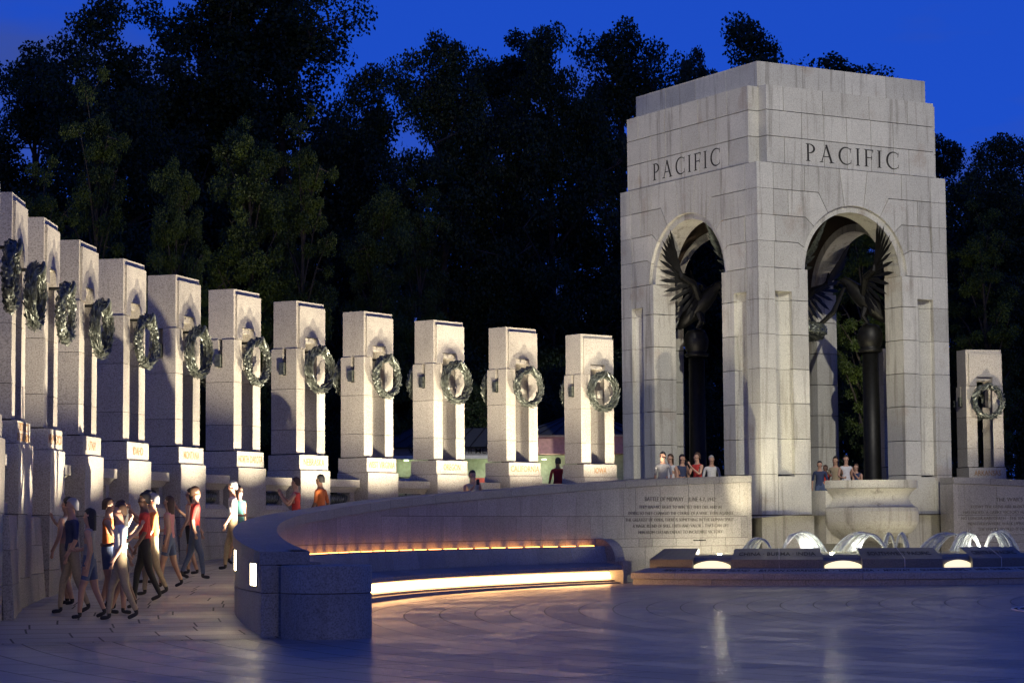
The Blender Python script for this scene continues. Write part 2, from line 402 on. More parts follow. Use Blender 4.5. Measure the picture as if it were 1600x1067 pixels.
def inscription(lines, th, z0, root, inv, dz, hs, ws, align='CENTER'):
    for i, (s, h, w) in enumerate(zip(lines, hs, ws)):
        o = wline(s, h, th, z0-dz[i], root, inv, xs=1.0, bold=.0, align=align)
        # fit the measured line length
        co = np.array([v.co for v in o.data.vertices]); 
        bpy.data.meshes.remove(o.data)
        L = 0
        o = None
        f = wmap(False, inv, 28.378, th)
        c = bpy.data.curves.new('t', 'FONT'); c.body = s; c.size = h; c.align_x = align; c.align_y = 'CENTER'; c.extrude = .003; c.resolution_u = 2; c.offset = -.001
        ob = bpy.data.objects.new('t', c); link(ob)
        me = bpy.data.meshes.new_from_object(ob.evaluated_get(bpy.context.evaluated_depsgraph_get()))
        bpy.data.objects.remove(ob); bpy.data.curves.remove(c)
        xsv = [v.co.x for v in me.vertices]; k = w/(max(xsv)-min(xsv))
        for v in me.vertices: v.co = Vector(f(v.co.x*k, v.co.z+.002, v.co.y+z0-dz[i]))
        me.materials.clear(); me.materials.append(M_LETW); me.name = 'inscription'
        q = bpy.data.objects.new('inscription', me); link(q); q.parent = root
inscription(L1, 134.55, 2.23, wallL, winv, [0,.205,.37,.54,.70,.865], [.165]+[.125]*5, [2.83,3.3,4.2,4.45,3.85,3.4])
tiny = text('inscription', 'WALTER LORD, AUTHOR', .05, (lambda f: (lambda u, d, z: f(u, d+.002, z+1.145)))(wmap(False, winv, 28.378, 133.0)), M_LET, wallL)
L2 = ["THE WAR'S END","TODAY THE GUNS ARE SILENT. A GREAT TRAGEDY","HAS ENDED. A GREAT VICTORY HAS BEEN WON. THE SKIES","NO LONGER RAIN DEATH – THE SEAS BEAR ONLY COMMERCE –","MEN EVERYWHERE WALK UPRIGHT IN THE SUNLIGHT.","THE ENTIRE WORLD IS QUIETLY AT PEACE."]
inscription(L2, 109.7, 2.23, wallR, winvR, [0,.205,.37,.54,.70,.865], [.165]+[.125]*5, [1.33,3.1,3.6,3.75,3.3,2.6])

# warm lamp windows let into the ramp side of the wall
for th in (194.9, 189.2, 183.6, 178, 172.4, 166.8, 161.2, 155.6, 150, 144.4, 138.8):
    z1 = captop(th)-.20; z0 = z1-.34
    w = .30/29*57.3
    b = MB(); b.arc(th-w, th+w, [(28.98,z0),(29.03,z0),(29.03,z1),(28.98,z1)], 2)
    b.v = [(x-winv.x, y-winv.y, z) for x, y, z in b.v]; fr = fixn(b.build('lamp_window', M_SLOT, wallL))
    for s in (-.5, .5):
        b = MB(); b.arc(th+s*w-.36*w, th+s*w+.36*w, [(29.0,z0+.015),(29.036,z0+.015),(29.036,z1-.015),(29.0,z1-.015)], 1)
        b.v = [(x-winv.x, y-winv.y, z) for x, y, z in b.v]; fixn(b.build('lamp_glass', M_LAMP, fr))
# ------------------------------------------------------------ round pier closing the wall's near end
rp = empty('round_end_pier', (-2.62, 31.84, 0), label='low round granite pier in front of the near end of the curved wall', cat='pier')
for z0, z1 in ((-.05, .618), (.63, 1.005)):
    b = MB(); b.lathe([(0,z0),(.635,z0),(.635,z1-.012),(.623,z1),(0,z1)], n=160); o = fixn(b.build('pier_drum', M_WALL, rp, smooth=False))
b = MB(); b.lathe([(0,.6),(.62,.6),(.62,.64),(0,.64)], n=48); fixn(b.build('pier_joint', M_JOINT, rp))

# ------------------------------------------------------------ the lit stone bench
bench = empty('stone_bench', (*pol(27.9, 165), 0), label='long curved stone bench along the foot of the wall, lit from under the seat', cat='bench')
bi = Vector(bench.location)
def bbake(mb, name, m, parent=bench, **k):
    mb.v = [(x-bi.x, y-bi.y, z-bi.z) for x, y, z in mb.v]; return fixn(mb.build(name, m, parent, **k))
T0, T1 = 141.6, 195.5
t = T0; i = 0
while t < T1-.1:
    t2 = min(t+3.1, T1); g = .01/28*57.3
    b = MB(); b.arc(t+g/2, t2-g/2, [(27.55,.44),(28.3,.44),(28.3,.62),(28.0,.62),(27.58,.545),(27.55,.53)], 5); bbake(b, 'seat_stone', M_WALL)
    b = MB(); b.arc(t+g/2, t2-g/2, [(28.02,.625),(28.37,.625),(28.37,1.0),(28.27,1.035),(28.1,1.035)], 5); bbake(b, 'backrest_stone', M_WALL)
    t = t2; i += 1
b = MB(); b.arc(T0, T1, [(27.98,.0),(28.36,.0),(28.36,.45),(27.98,.45)], 40); bbake(b, 'seat_support', M_WALL)
b = MB(); b.arc(T0, T1, [(27.80,.02),(27.97,.02),(27.97,.205),(27.80,.19)], 40); bbake(b, 'footing', M_WALL)
b = MB(); b.arc(T0, T1, [(27.62,.03),(27.795,.03),(27.795,.15),(27.62,.14)], 40); bbake(b, 'footing', M_WALL)
b = MB(); b.arc(T0+.1, T1-.1, [(27.88,.225),(27.975,.225),(27.975,.385),(27.93,.385)], 60); bbake(b, 'light_strip', M_STRIP)
# small lamps behind the backrest: each lights its own patch of wall
t = 142.6; k = 0
while t < 192:
    w = .58
    b = MB(); b.arc(t-w, t+w, [(28.28,1.0365),(28.33,1.0365),(28.33,1.05),(28.28,1.05)], 3); bbake(b, 'backrest_lamp', M_SPARK)
    t += 1.62; k += 1
# scroll-shaped end arm
def ewm(th):
    t = R_(th)
    def f(u, d, z): # u: radial towards plaza from r=28.38, d: along the wall
        r = 28.38-u; tt = t+d/28
        return (C0[0]+r*cos(tt)-bi.x, C0[1]+r*sin(tt)-bi.y, z)
    return f
f = ewm(141.6)
arcp = [(0,1.215)]+[(.10+.50*sin(a*pi/2/9), .66+.555*cos(a*pi/2/9)) for a in range(10)]
b = MB(); b.prism([(0,.64)]+[(.6,.64)]+arcp[::-1], -.42, 0, f); fixn(b.build('arm_scroll', M_WALL, bench))
b = MB(); b.prism([(0,0),(.86,0),(.86,.655),(0,.655)], -.16, .02, f); fixn(b.build('arm_block', M_WALL, bench))
b = MB(); b.prism([(0,.3),(.75,.3),(.75,.66),(0,.66)], -.5, -.165, f); fixn(b.build('arm_block', M_WALL, bench))

# ------------------------------------------------------------ pillars
def leaf_ring(nl, width, length, seed, Rr=.475, rt=.092):
    rnd = random.Random(seed); b = MB(); b2 = MB()
    # local axes: ring in x-z, front = -y
    for i in range(40):
        pass
    pts = [(Rr*cos(2*pi*i/28), 0, Rr*sin(2*pi*i/28)) for i in range(29)]
    b.tube(pts, rt*.72, 8, False)
    for i in range(nl):
        ph = 2*pi*(i+rnd.random()*.6)/nl*1.0 - pi/2
        side = 1 if ((ph+pi/2) % (2*pi)) < pi else -1     # both halves point up to the crown of the wreath
        ps = rnd.uniform(0, 2*pi)
        c = Vector((cos(ph), 0, sin(ph))); tg = Vector((-sin(ph), 0, cos(ph)))*side
        nrm = c*cos(ps)+Vector((0,-1,0))*sin(ps)
        p = c*Rr+nrm*rt*rnd.uniform(.62, 1.02)
        dr = (tg*1.0+nrm*rnd.uniform(.02,.38)).normalized()
        sd = dr.cross(nrm).normalized(); up = sd.cross(dr).normalized()
        L = length*rnd.uniform(.7,1.25); w = width*rnd.uniform(.7,1.2)
        b.add([p, p+dr*L*.45+sd*w-up*.012, p+dr*L, p+dr*L*.45-sd*w-up*.012, p+dr*L*.5+up*.014], [(0,1,4),(1,2,4),(2,3,4),(3,0,4)])
    return b
OAK = leaf_ring(520, .034, .095, 1); WHEAT = leaf_ring(900, .011, .125, 2)
def mkmesh(b, name, m):
    me = bpy.data.meshes.new(name); me.from_pydata(b.v, [], b.f); me.materials.append(m); return me
OAKM = mkmesh(OAK, 'leaves', M_BRZ); WHM = mkmesh(WHEAT, 'leaves', M_BRZ)
rb = MB()
for s in (-1, 1):    # crossed ribbon ends at the crown, and the hanger bars
    rb.tube([(0,-.13,.56),(s*.05,-.14,.50),(s*.11,-.13,.42),(s*.17,-.11,.36),(s*.22,-.07,.33)], [.030,.034,.03,.026,.02], 6)
RIBM = mkmesh(rb, 'ribbon', M_BRZ)
hb = MB(); hb.tube([(0,-.14,.46),(0,.02,.50)], .035, 8); hb.tube([(0,.0,.44),(0,.45,.44)], .03, 8); hb.box(-.30,.30,.02,.05,.40,.46)
HANM = mkmesh(hb, 'hanger', M_BRZD)
bandm = MB(); bandm.tube([(.10*cos(a),.0+.135*sin(a),.455+.13*0) for a in np.linspace(0,2*pi,2)], .01, 4)
def wreath(loc, rz, kind, label, group='bronze wreaths hung on the pillars'):
    w = empty('bronze_wreath', loc, rz, label=label, cat='wreath', group=group)
    for me, nm in ((OAKM if kind else WHM, 'leaves'), (RIBM, 'ribbon'), (HANM, 'hanger')):
        o = link(bpy.data.objects.new(nm, me)); o.parent = w
        if nm == 'leaves': o['kind'] = 'stuff'
    return w

PILMESH = {}
def pmesh(key, fn, m):
    if key not in PILMESH:
        b = MB(); fn(b); me = bpy.data.meshes.new(key); me.from_pydata(b.v, [], b.f); me.materials.append(m)
        bm = bmesh.new(); bm.from_mesh(me); bmesh.ops.recalc_face_normals(bm, faces=bm.faces); bm.to_mesh(me); bm.free()
        PILMESH[key] = me
    return PILMESH[key]
def pil_part(name, key, fn, m, parent):
    o = link(bpy.data.objects.new(name, pmesh(key, fn, m))); o.parent = parent; return o
def leg_course(b, s, z0, z1, front=.02, back=-.70):
    # plan of one leg: the face towards the slot is hollowed like a shallow niche
    hw, sl = .62, .265
    inner = []
    for i in range(9):
        q = i/8; y = front+(back-front)*q
        inner.append((s*(sl+.10*sin(pi*q)), y))
    out = [(s*hw, front), (s*hw, back)]
    plan = [(s*hw, back), (s*hw, front)]+inner
    n = len(plan)
    b.add([(x, -y, z0) for x, y in plan]+[(x, -y, z1) for x, y in plan], [tuple(range(n)), tuple(range(2*n-1, n-1, -1))]+[(i, n+i, n+(i+1)%n, (i+1)%n) for i in range(n)])
STATE_ZONE = []
for idx, (px, py, yaw, nm) in enumerate(PILLARS):
    a = R_(yaw); r_ = Vector((cos(a), sin(a), 0)); n_ = Vector((sin(a), -cos(a), 0))
    pos = Vector((px, py, 0))+r_*.035
    th = math.degrees(atan2(py-C0[1], px-C0[0])) % 360
    flat = nm.replace('\n', ' ')
    root = empty('granite_pillar', pos, a, label='granite pillar with the plate lettered %s' % flat if nm else ('granite pillar almost wholly hidden behind the right pier of the pavilion' if idx == 12 else 'granite pillar cut off by the left edge of the picture'), cat='pillar', group='state pillars ringing the plaza')
    zr = max(rampz(th)-.15, -.1)
    if idx in (11, 12): zr = 1.7
    g = .006
    # local frame: x right, -y outward (towards the plaza)
    def cap(b):
        b.prism([(-.60,5.81),(-.265,5.81),(-.265,6.095),(.265,6.095),(.265,5.81),(.60,5.81),(.60,6.95),(-.60,6.95)], 0.0, .65, lambda u,d,z:(u,d,z))
    pil_part('capstone', 'capstone', cap, M_PIL, root)
    def pan(b): b.prism([(-.50,5.83),(-.265,5.83),(-.265,6.095),(.265,6.095),(.265,5.83),(.565,5.83),(.565,6.80),(-.50,6.80)], -.05, -.001, lambda u,d,z:(u,d,z))
    pil_part('raised_panel', 'raised_panel', lambda b: b.prism([(-.515,5.815),(-.27,5.815),(-.27,6.10),(.27,6.10),(.27,5.815),(.598,5.815),(.598,6.83),(-.515,6.83)], -.045, -.001, lambda u,d,z:(u,d,z)), M_PIL, root)
    pil_part('lintel', 'lintel', lambda b: b.box(-.262,.262,.06,.60,5.98,6.09), M_PIL, root)
    for s in (-1, 1):
        for (z0, z1) in ((3.30,3.865),(3.875,4.835),(4.845,5.803)):
            if z0 > 4.8:
                def f(b, s=s, z0=z0, z1=z1):
                    # top course of the leg has the narrow side slot
                    leg_course(b, s, z0, 5.17); leg_course(b, s, 5.1701, z1, .02, -.275)
                    b.box(min(s*.36,s*.62),max(s*.36,s*.62),.385,.70,5.1701,z1)
                    b.box(min(s*.36,s*.45),max(s*.36,s*.45),.275,.385,5.1701,z1)
            else: f = lambda b, s=s, z0=z0, z1=z1: leg_course(b, s, z0, z1)
            pil_part('leg_stone', 'leg%d%.2f' % (s, z0), f, M_PIL, root)
        pil_part('side_bracket', 'bracket%d' % s, lambda b, s=s: b.box(min(s*.50,s*.63),max(s*.50,s*.63),.30,.37,5.19,5.47) or b.box(min(s*.628,s*.69),max(s*.628,s*.69),.30,.44,5.19,5.475), M_BRZ, root)
    pil_part('name_plate', 'plate', lambda b: b.box(-.625,.625,-.11,.78,2.915,3.275), M_PIL, root)
    for rws, (s_) in enumerate(nm.split('\n') if nm else []):
        k = len(nm.split('\n')); n = len(s_)
        size = .185 if k == 1 else .15
        wd = min(1.12, n*.112)
        c = bpy.data.curves.new('t', 'FONT'); c.body = s_; c.size = size*1.25; c.align_x = 'CENTER'; c.align_y = 'CENTER'; c.extrude = .002; c.resolution_u = 2; c.offset = .0015
        ob = bpy.data.objects.new('t', c); link(ob)
        me = bpy.data.meshes.new_from_object(ob.evaluated_get(bpy.context.evaluated_depsgraph_get()))
        bpy.data.objects.remove(ob); bpy.data.curves.remove(c)
        xv = [v.co.x for v in me.vertices]; kk = wd/(max(xv)-min(xv)); zc = 3.095 if k == 1 else (3.18-.165*rws)
        for v in me.vertices: v.co = Vector((v.co.x*kk, -.1125+v.co.z, v.co.y+zc))
        me.materials.clear(); me.materials.append(M_LET2); me.name = 'lettering'
        o = link(bpy.data.objects.new('lettering', me)); o.parent = root
    pil_part('base_block', 'block', lambda b: b.box(-.64,.64,-.16,.80,1.79,2.905), M_PIL, root)
    zm = zr+ (1.78-zr)*.38
    for z0, z1 in ((zr, zm-.006), (zm+.006, 1.778)):
        part_box('base_stone', M_WALL if idx < 11 else M_PIL, root, -.635, .635, -.155, .80, z0, z1)
    part_box('pillar_core', M_JOINT, root, -.60, .60, -.08, .76, zr, 3.1)
    part_box('shaft_joint', M_JOINT, root, -.60, -.44, .0, .20, 3.2, 5.79); part_box('shaft_joint', M_JOINT, root, .44, .60, .0, .20, 3.2, 5.79)
    wp = pos+n_*.28+Vector((0,0,5.32))
    wreath(wp, a, idx % 2, 'bronze %s wreath hanging on the front of the %s pillar' % ('oak-leaf' if idx % 2 else 'wheat-ear', flat or ('half-hidden' if idx == 12 else 'leftmost cut-off')))
    if 4 <= idx < 13:
        wp = pos-n_*.93+Vector((0,0,5.32))
        wreath(wp, a+pi, (idx+1) % 2, 'bronze wreath on the back of the %s pillar' % (flat or ('half-hidden' if idx == 12 else 'leftmost cut-off')), 'bronze wreaths on the backs of the pillars')
    # the uplight in the ramp floor across from each pillar
    dist = 3.1 if idx != 12 else 2.0
    lp = pos+n_*dist-r_*.45; up_ = idx in (11, 12); zl = (1.8 if up_ else rampz(th))+(.9 if idx == 11 else .12)
    aim = pos+n_*.0+Vector((0,0,6.6 if up_ else min(7.0, rampz(th)+5.3)))
    spot('pillar_uplight', (lp.x, lp.y, zl), aim, 1100 if idx == 13 else (2900 if idx < 8 else 2600) if idx != 12 else 800, WARM, 69 if idx < 6 or idx == 13 else 82, .55, .03)
    if 7 <= idx <= 10:
        q = lp - r_*4.2; spot('side_fill_spot', (q.x, q.y, zl+.3), pos-r_*.6+Vector((0,0,4.6)), 800, WARM, 46, .8, .02)  # extra weak spot added to lighten the left side of this pillar

# ------------------------------------------------------------ balustrades and retaining walls between the pillars
def bay(th_a, th_b, zr0, label, rope=True, la=1.17):
    tm = (th_a+th_b)/2
    root = empty('balustrade', (*pol(32.8, tm), 0), label=label, cat='balustrade', group='balustrades between the pillars')
    inv = Vector(root.location)
    def bk(mb, name, m, **k):
        mb.v = [(x-inv.x, y-inv.y, z) for x, y, z in mb.v]; return fixn(mb.build(name, m, root, **k))
    e = la
    A, B = th_b+e, th_a-e
    def A_(n, prof, name, m, a=A, b_=B): q = MB(); q.arc(a, b_, prof, n); return bk(q, name, m)
    A_(4, [(32.60,2.54),(33.2,2.54),(33.2,2.725),(32.60,2.725)], 'coping', M_PIL)
    A_(4, [(32.66,2.535),(33.14,2.535),(33.06,2.42),(32.76,2.42)], 'cove', M_PIL)
    A_(4, [(32.76,2.41),(33.06,2.41),(33.06,2.42),(32.76,2.42)], 'lintel', M_PIL)
    for a0, a1 in ((A, A+.32), (B-.32, B)): A_(1, [(32.76,2.08),(33.06,2.08),(33.06,2.409),(32.76,2.409)], 'jamb', M_PIL, a0, a1)
    A_(4, [(32.76,2.079),(33.06,2.079),(33.14,1.975),(32.66,1.975)], 'base_slope', M_PIL)
    A_(4, [(32.60,1.79),(33.2,1.79),(33.2,1.97),(32.60,1.97)], 'plinth', M_PIL)
    # retaining wall stones, slightly battered
    zr = rampz(tm); zz = [zr-.2, zr+(1.75-zr)*.32, zr+(1.75-zr)*.66 if zr < .9 else None, 1.75]; zz = [z for z in zz if z is not None]
    rf = lambda z: 32.36+.10*(z-zr)/(1.75-zr+.01)
    A_(4, [(32.50,zr-.2),(33.3,zr-.2),(33.3,1.785),(32.62,1.785)], 'wall_core', M_JOINT)
    for i in range(len(zz)-1):
        a, c = zz[i]+.005, zz[i+1]-.005
        m_ = (A+B)/2 + (.25 if i % 2 else -.3)
        for s0, s1 in ((A, m_-.008), (m_+.008, B)):
            top = [(32.60,c+.03)] if i == len(zz)-2 else []
            A_(3, [(rf(a),a),(32.7,a),(32.7,c)]+top+[(rf(c),c)], 'wall_stone', M_WALL, s0, s1)
    if rope:
        q = MB(); Lr = (B-A); pts = []
        rr = 32.9
        for strand in range(3):
            pts = []
            for i in range(49):
                u = i/48; t = A+.4+(Lr-.8)*u; ph = u*2*pi*5+strand*2*pi/3
                x, y = pol(rr+.055*cos(ph), t); z = 2.245+.075*sin(ph)
                pts.append((x, y, z))
            q.tube(pts, .062, 7)
        q.v = [(x-inv.x, y-inv.y, z) for x, y, z in q.v]
        o = q.build('bronze_rope', M_BRZ, None, smooth=True); o.location = inv
        tag(o, 'twisted bronze rope in the '+label.replace(' at the left edge',''), 'rope sculpture', 'bronze ropes in the balustrades')
ths = [math.degrees(atan2(p[1]-C0[1], p[0]-C0[0])) % 360 for p in PILLARS]
nms = [p[3].replace('\n', ' ') for p in PILLARS]
for i in range(10): bay(ths[i], ths[i+1], 0, 'balustrade between the %s and %s pillars' % (nms[i], nms[i+1]))
bay(191.3, ths[0], 0, 'balustrade before the DISTRICT OF COLUMBIA pillar at the left edge')

# ------------------------------------------------------------ the memorial pavilion
PCx, PCy = PK[0]+3.5*DR[0]+3.5*DL[0], PK[1]+3.5*DR[1]+3.5*DL[1]
pav = empty('memorial_pavilion', (PCx, PCy, 0), YA, label='tall square granite pavilion with arches, PACIFIC carved on its faces', cat='pavilion')
# local frame: face k has u along the face, d outward; centre at origin
def face(k):
    c, s = cos(k*pi/2), sin(k*pi/2)
    def f(u, d, z):
        x, y = u-3.5, -3.5-d
        return (x*c-y*s, x*s+y*c, z)
    return f
def pst(poly, d0, d1, fm, name='facade_stone', m=None, shrink=.010):
    # shrink polygon a little for the joint
    cx = sum(p[0] for p in poly)/len(poly); n = len(poly)
    P = [Vector(p) for p in poly]; out = []
    area = sum(P[i].x*P[(i+1)%n].y-P[(i+1)%n].x*P[i].y for i in range(n)); sg = 1 if area > 0 else -1
    for i in range(n):
        a, b_, c = P[i-1], P[i], P[(i+1)%n]
        e1 = (b_-a).normalized(); e2 = (c-b_).normalized()
        n1 = Vector((-e1.y, e1.x))*sg; n2 = Vector((-e2.y, e2.x))*sg
        bis = n1+n2; L = bis.length
        bis = bis/L if L > .3 else n1; k = shrink/max(.5, bis.dot(n1))
        out.append((b_.x+bis.x*k, b_.y+bis.y*k))
    mb = MB(); mb.prism(out, d0, d1, fm); o = fixn(mb.build(name, m or M_PAV, pav)); return o
RO, RI, ZC, UC = 1.94, 1.76, 8.80, 3.5
def arcpts(a0, a1, r, n=6): return [(UC+r*cos(R_(a0+(a1-a0)*i/n)), ZC+r*sin(R_(a0+(a1-a0)*i/n))) for i in range(n+1)]
def ang(u, z): return math.degrees(atan2(z-ZC, u-UC))
JITTER = random.Random(11)
for k in range(4):
    fm = face(k); mir = (lambda p: p) ; full = True
    def both(poly, *a, **kw):
        pst(poly, *a, **kw); pst([(7-u, z) for u, z in poly][::-1], *a, **kw)
    T = .38
    courses = [1.81,2.96,3.96,4.96,5.93,6.91,7.89,8.80]
    for i in range(7):
        z0, z1 = courses[i], courses[i+1]
        a, b_ = max(z0, 2.91) if i else 2.91, min(z1, 8.13)
        if i == 0:
            both([(.58,z0),(1.76,z0),(1.76,z1),(1.17,z1),(1.17,2.91),(.58,2.91)], -.8, 0, fm)
            continue
        if i == 6:
            both([(.58,8.13),(1.17,8.13),(1.17,z0),(1.76,z0),(1.76,z1),(.58,z1)], -.8, 0, fm)
        else: both([(1.17,z0),(1.76,z0),(1.76,z1),(1.17,z1)], -.8, 0, fm)
        # the hollowed back of the slot niche
        zz0, zz1 = z0+.005, (z1-.005 if i < 6 else 8.135)
        for mirr in (0, 1):
            q = MB(); pl = []
            for j in range(9):
                t = j/8; u = .56+(1.19-.56)*t; pl.append((u, -.12-.17*sin(pi*t)))
            pl += [(1.19,-.78),(.56,-.78)]
            if mirr: pl = [(7-u, d) for u, d in pl]
            n = len(pl)
            q.add([fm(u, d, zz0) for u, d in pl]+[fm(u, d, zz1) for u, d in pl], [tuple(range(n)), tuple(range(2*n-1,n-1,-1))]+[(i2, n+i2, n+(i2+1)%n, (i2+1)%n) for i2 in range(n)])
            fixn(q.build('niche_stone', M_PAV, pav))
    q = MB()
    for s in (0, 1):
        u0, u1 = (.57, 1.18) if not s else (5.82, 6.43)
        q.box(u0, u1, -.77, -.14, 2.6, 2.915, fm=lambda u,d,z: fm(u,d,z))
    q.build('niche_sill', M_PAV, pav)
    # spandrel stones round the arch
    P1, P2, P3 = (1.76, 9.39), (2.03, 10.04), (2.53, 10.49)
    a1_, a2_, a3_ = ang(*P1), ang(*P2), ang(*P3)
    both([(.58,8.80)]+arcpts(180, a1_, RO, 4)+[(1.42,9.55),(.58,9.55)], -T, 0, fm)
    both([(.62,9.55),(1.42,9.55)]+arcpts(a1_, a2_, RO, 4)+[(1.72,10.30),(.62,10.30)], -T, 0, fm)
    both([(1.10,10.30),(1.72,10.30)]+arcpts(a2_, a3_, RO, 4)+[(2.20,11.05),(1.10,11.05)], -T, 0, fm)
    both([(1.70,11.05),(2.20,11.05)]+arcpts(a3_, ang(3.145,10.71), RO, 4)+[(2.98,11.80),(1.70,11.80)], -T, 0, fm)
    pst(arcpts(ang(3.145,10.71), ang(3.855,10.71), RO, 4)+[(4.02,11.80),(2.98,11.80)], -T, 0, fm)
    both([(.58,10.30),(1.10,10.30),(1.10,11.05),(.58,11.05)], -T, 0, fm)
    both([(.58,11.05),(1.70,11.05),(1.70,11.80),(.58,11.80)], -T, 0, fm)
    # quoins: whole corner blocks showing on two faces
    for i in range(12):
        zs = courses+[9.55,10.30,11.05,11.80]
        if i >= 11: break
        z0, z1 = zs[i], zs[i+1]
        w = .58 if i < 8 or i > 8 else .62
        q = MB(); q.box(.004, w-.006, -.58+.006, -.004+.004, z0+.006, z1-.006, fm=fm); fixn(q.build('quoin_stone', M_PAV, pav))
    # upper body between notched corners
    for z0, z1, js in ((11.80,12.57,[1.02,2.46,3.3,4.2,5.04,5.63]),(12.57,13.32,[1.65,2.46,3.3,4.2,5.04]),(13.32,14.04,[1.0,2.43,4.15,5.6])):
        js = [.38]+js+[6.62]
        for u0, u1 in zip(js, js[1:]): pst([(u0,z0),(u1,z0),(u1,z1),(u0,z1)], -.40, -.02, fm)
    for u0, u1 in zip([.38,2.0,3.55,5.1], [2.0,3.55,5.1,6.62]): pst([(u0,14.04),(u1,14.04),(u1,14.78),(u0,14.78)], -.66, -.37, fm, 'parapet_stone', shrink=.008)
    # archivolt stones: their undersides are the soffit
    cuts = [0,17,34,51,68,84,96,112,129,146,163,180]
    for a, b_ in zip(cuts, cuts[1:]):
        pst(arcpts(a, b_, RI, 5)+arcpts(b_, a, RO+.06, 5), -.8, -.10, fm, 'arch_stone', shrink=.004)
    # cores behind the facing
    q = MB(); q.box(.03, .57, -.56, -.03, 1.9, 11.78, fm=fm); q.box(.60, .80, -.79, -.60, 1.9, 11.7, fm=fm); q.build('corner_core', M_JOINT, pav)
    q = MB()
    q.prism([(.59,8.85)]+arcpts(180,0,RO+.02,24)+[(6.41,8.85),(6.41,11.74),(.59,11.74)], -.785, -.36, fm)
    q.prism([(.46,11.74),(6.54,11.74),(6.54,14.0),(.46,14.0)], -.78, -.38, fm)
    q.prism([(.46,11.6),(6.54,11.6),(6.54,11.735),(.46,11.735)], -.78, -.12, fm)
    fixn(q.build('wall_core', M_JOINT, pav))
    q = MB(); q.box(.40,.60,-.62,-.38,11.78,14.02, fm=fm); q.build('notch_stone', M_PAV, pav)
    # plinth
    for u0, u1 in ((-.05,1.79),(5.21,7.05)):
        q = MB(); q.box(u0+(.0 if u0 < 0 else 0), u1-(.3 if u1 > 7 else 0), -.9, .05, -.1, 1.80, fm=fm); fixn(q.build('plinth_stone', M_PAV, pav))
        q = MB(); q.box(u0+.04, u1-.35 if u1 > 7 else u1-.03, -.8, .01, 1.79, 1.83, fm=fm); q.build('plinth_joint', M_JOINT, pav)
    q = MB(); q.box(1.70,5.30,-.9,-.30,-.1,1.80, fm=fm); q.build('plinth_stone', M_DARK, pav)
b = MB(); b.box(-3.07,3.07,-3.07,3.07,13.9,14.03); b.build('roof_slab', M_PAV, pav)
b = MB(); b.box(-2.75,2.75,-2.75,2.75,11.5,11.74); b.build('ceiling', M_PAV, pav)
b = MB(); b.box(-2.9,2.9,-2.9,2.9,1.70,1.81); b.build('floor_slab', M_KERB, pav)

# serifed capitals, drawn stroke by stroke for the carved name
def quadp(a, b_, w0, w1):
    a, b_ = Vector(a), Vector(b_); d = (b_-a).normalized(); n = Vector((-d.y, d.x))
    return [tuple(a+n*w0/2), tuple(a-n*w0/2), tuple(b_-n*w1/2), tuple(b_+n*w1/2)]
def arcband(cx, cy, rx, ry, a0, a1, t0, t1, n=16):
    out = []; inn = []
    for i in range(n+1):
        q = i/n; a = R_(a0+(a1-a0)*q); t = t0+(t1-t0)*sin(pi*q)
        out.append((cx+rx*cos(a), cy+ry*sin(a))); inn.append((cx+(rx-t)*cos(a), cy+(ry-t*.75)*sin(a)))
    return out, inn
def serif(x, y, w, up):
    s = 1 if up else -1; return [(x-w/2, y), (x-w/2, y+s*.02), (x-.07, y+s*.05), (x+.07, y+s*.05), (x+w/2, y+s*.02), (x+w/2, y)]
def glyph(ch):
    P = []
    def stem(x): P.append(quadp((x,0),(x,1),.125,.125)); P.append(serif(x,0,.30,True)); P.append(serif(x,1,.30,False))
    if ch == 'I': stem(.15); return P, [], .30
    if ch == 'F':
        stem(.15); P.append([(.15,.945),(.62,.945),(.64,1.0),(.15,1.0)]); P.append([(.57,.83),(.60,.83),(.64,1.0),(.58,1.0)]); P.append([(.2,.50),(.52,.50),(.52,.555),(.2,.555)]); P.append([(.49,.42),(.53,.42),(.53,.63),(.49,.63)]); return P, [], .62
    if ch == 'P':
        stem(.15); return P, [arcband(.24,.72,.38,.28,98,-108,.05,.13)], .64
    if ch == 'A':
        P += [quadp((.13,0),(.46,1.02),.055,.055), quadp((.80,0),(.44,1.02),.13,.13), [(.24,.32),(.69,.32),(.69,.37),(.24,.37)], serif(.12,0,.26,True), serif(.80,0,.32,True)]; return P, [], .94
    if ch == 'C':
        P += [[(.84,.70),(.87,.70),(.90,.98),(.86,.98)], [(.85,.08),(.88,.05),(.90,.30),(.87,.28)]]
        return P, [arcband(.54,.5,.50,.52,48,312,.045,.135)], .92
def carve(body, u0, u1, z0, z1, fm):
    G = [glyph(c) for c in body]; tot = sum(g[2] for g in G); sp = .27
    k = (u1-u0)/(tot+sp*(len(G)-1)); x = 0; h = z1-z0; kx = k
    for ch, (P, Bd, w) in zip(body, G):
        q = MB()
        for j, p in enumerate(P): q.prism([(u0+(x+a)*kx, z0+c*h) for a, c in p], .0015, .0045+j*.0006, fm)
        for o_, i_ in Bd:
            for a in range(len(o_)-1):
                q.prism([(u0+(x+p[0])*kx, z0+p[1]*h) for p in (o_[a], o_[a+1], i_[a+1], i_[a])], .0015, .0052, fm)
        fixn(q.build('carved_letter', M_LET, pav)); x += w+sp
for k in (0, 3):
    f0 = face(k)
    carve('PACIFIC', 1.78, 5.24, 11.94, 12.45, (lambda f0: (lambda u, d, z: f0(u, d-.022, z)))(f0))

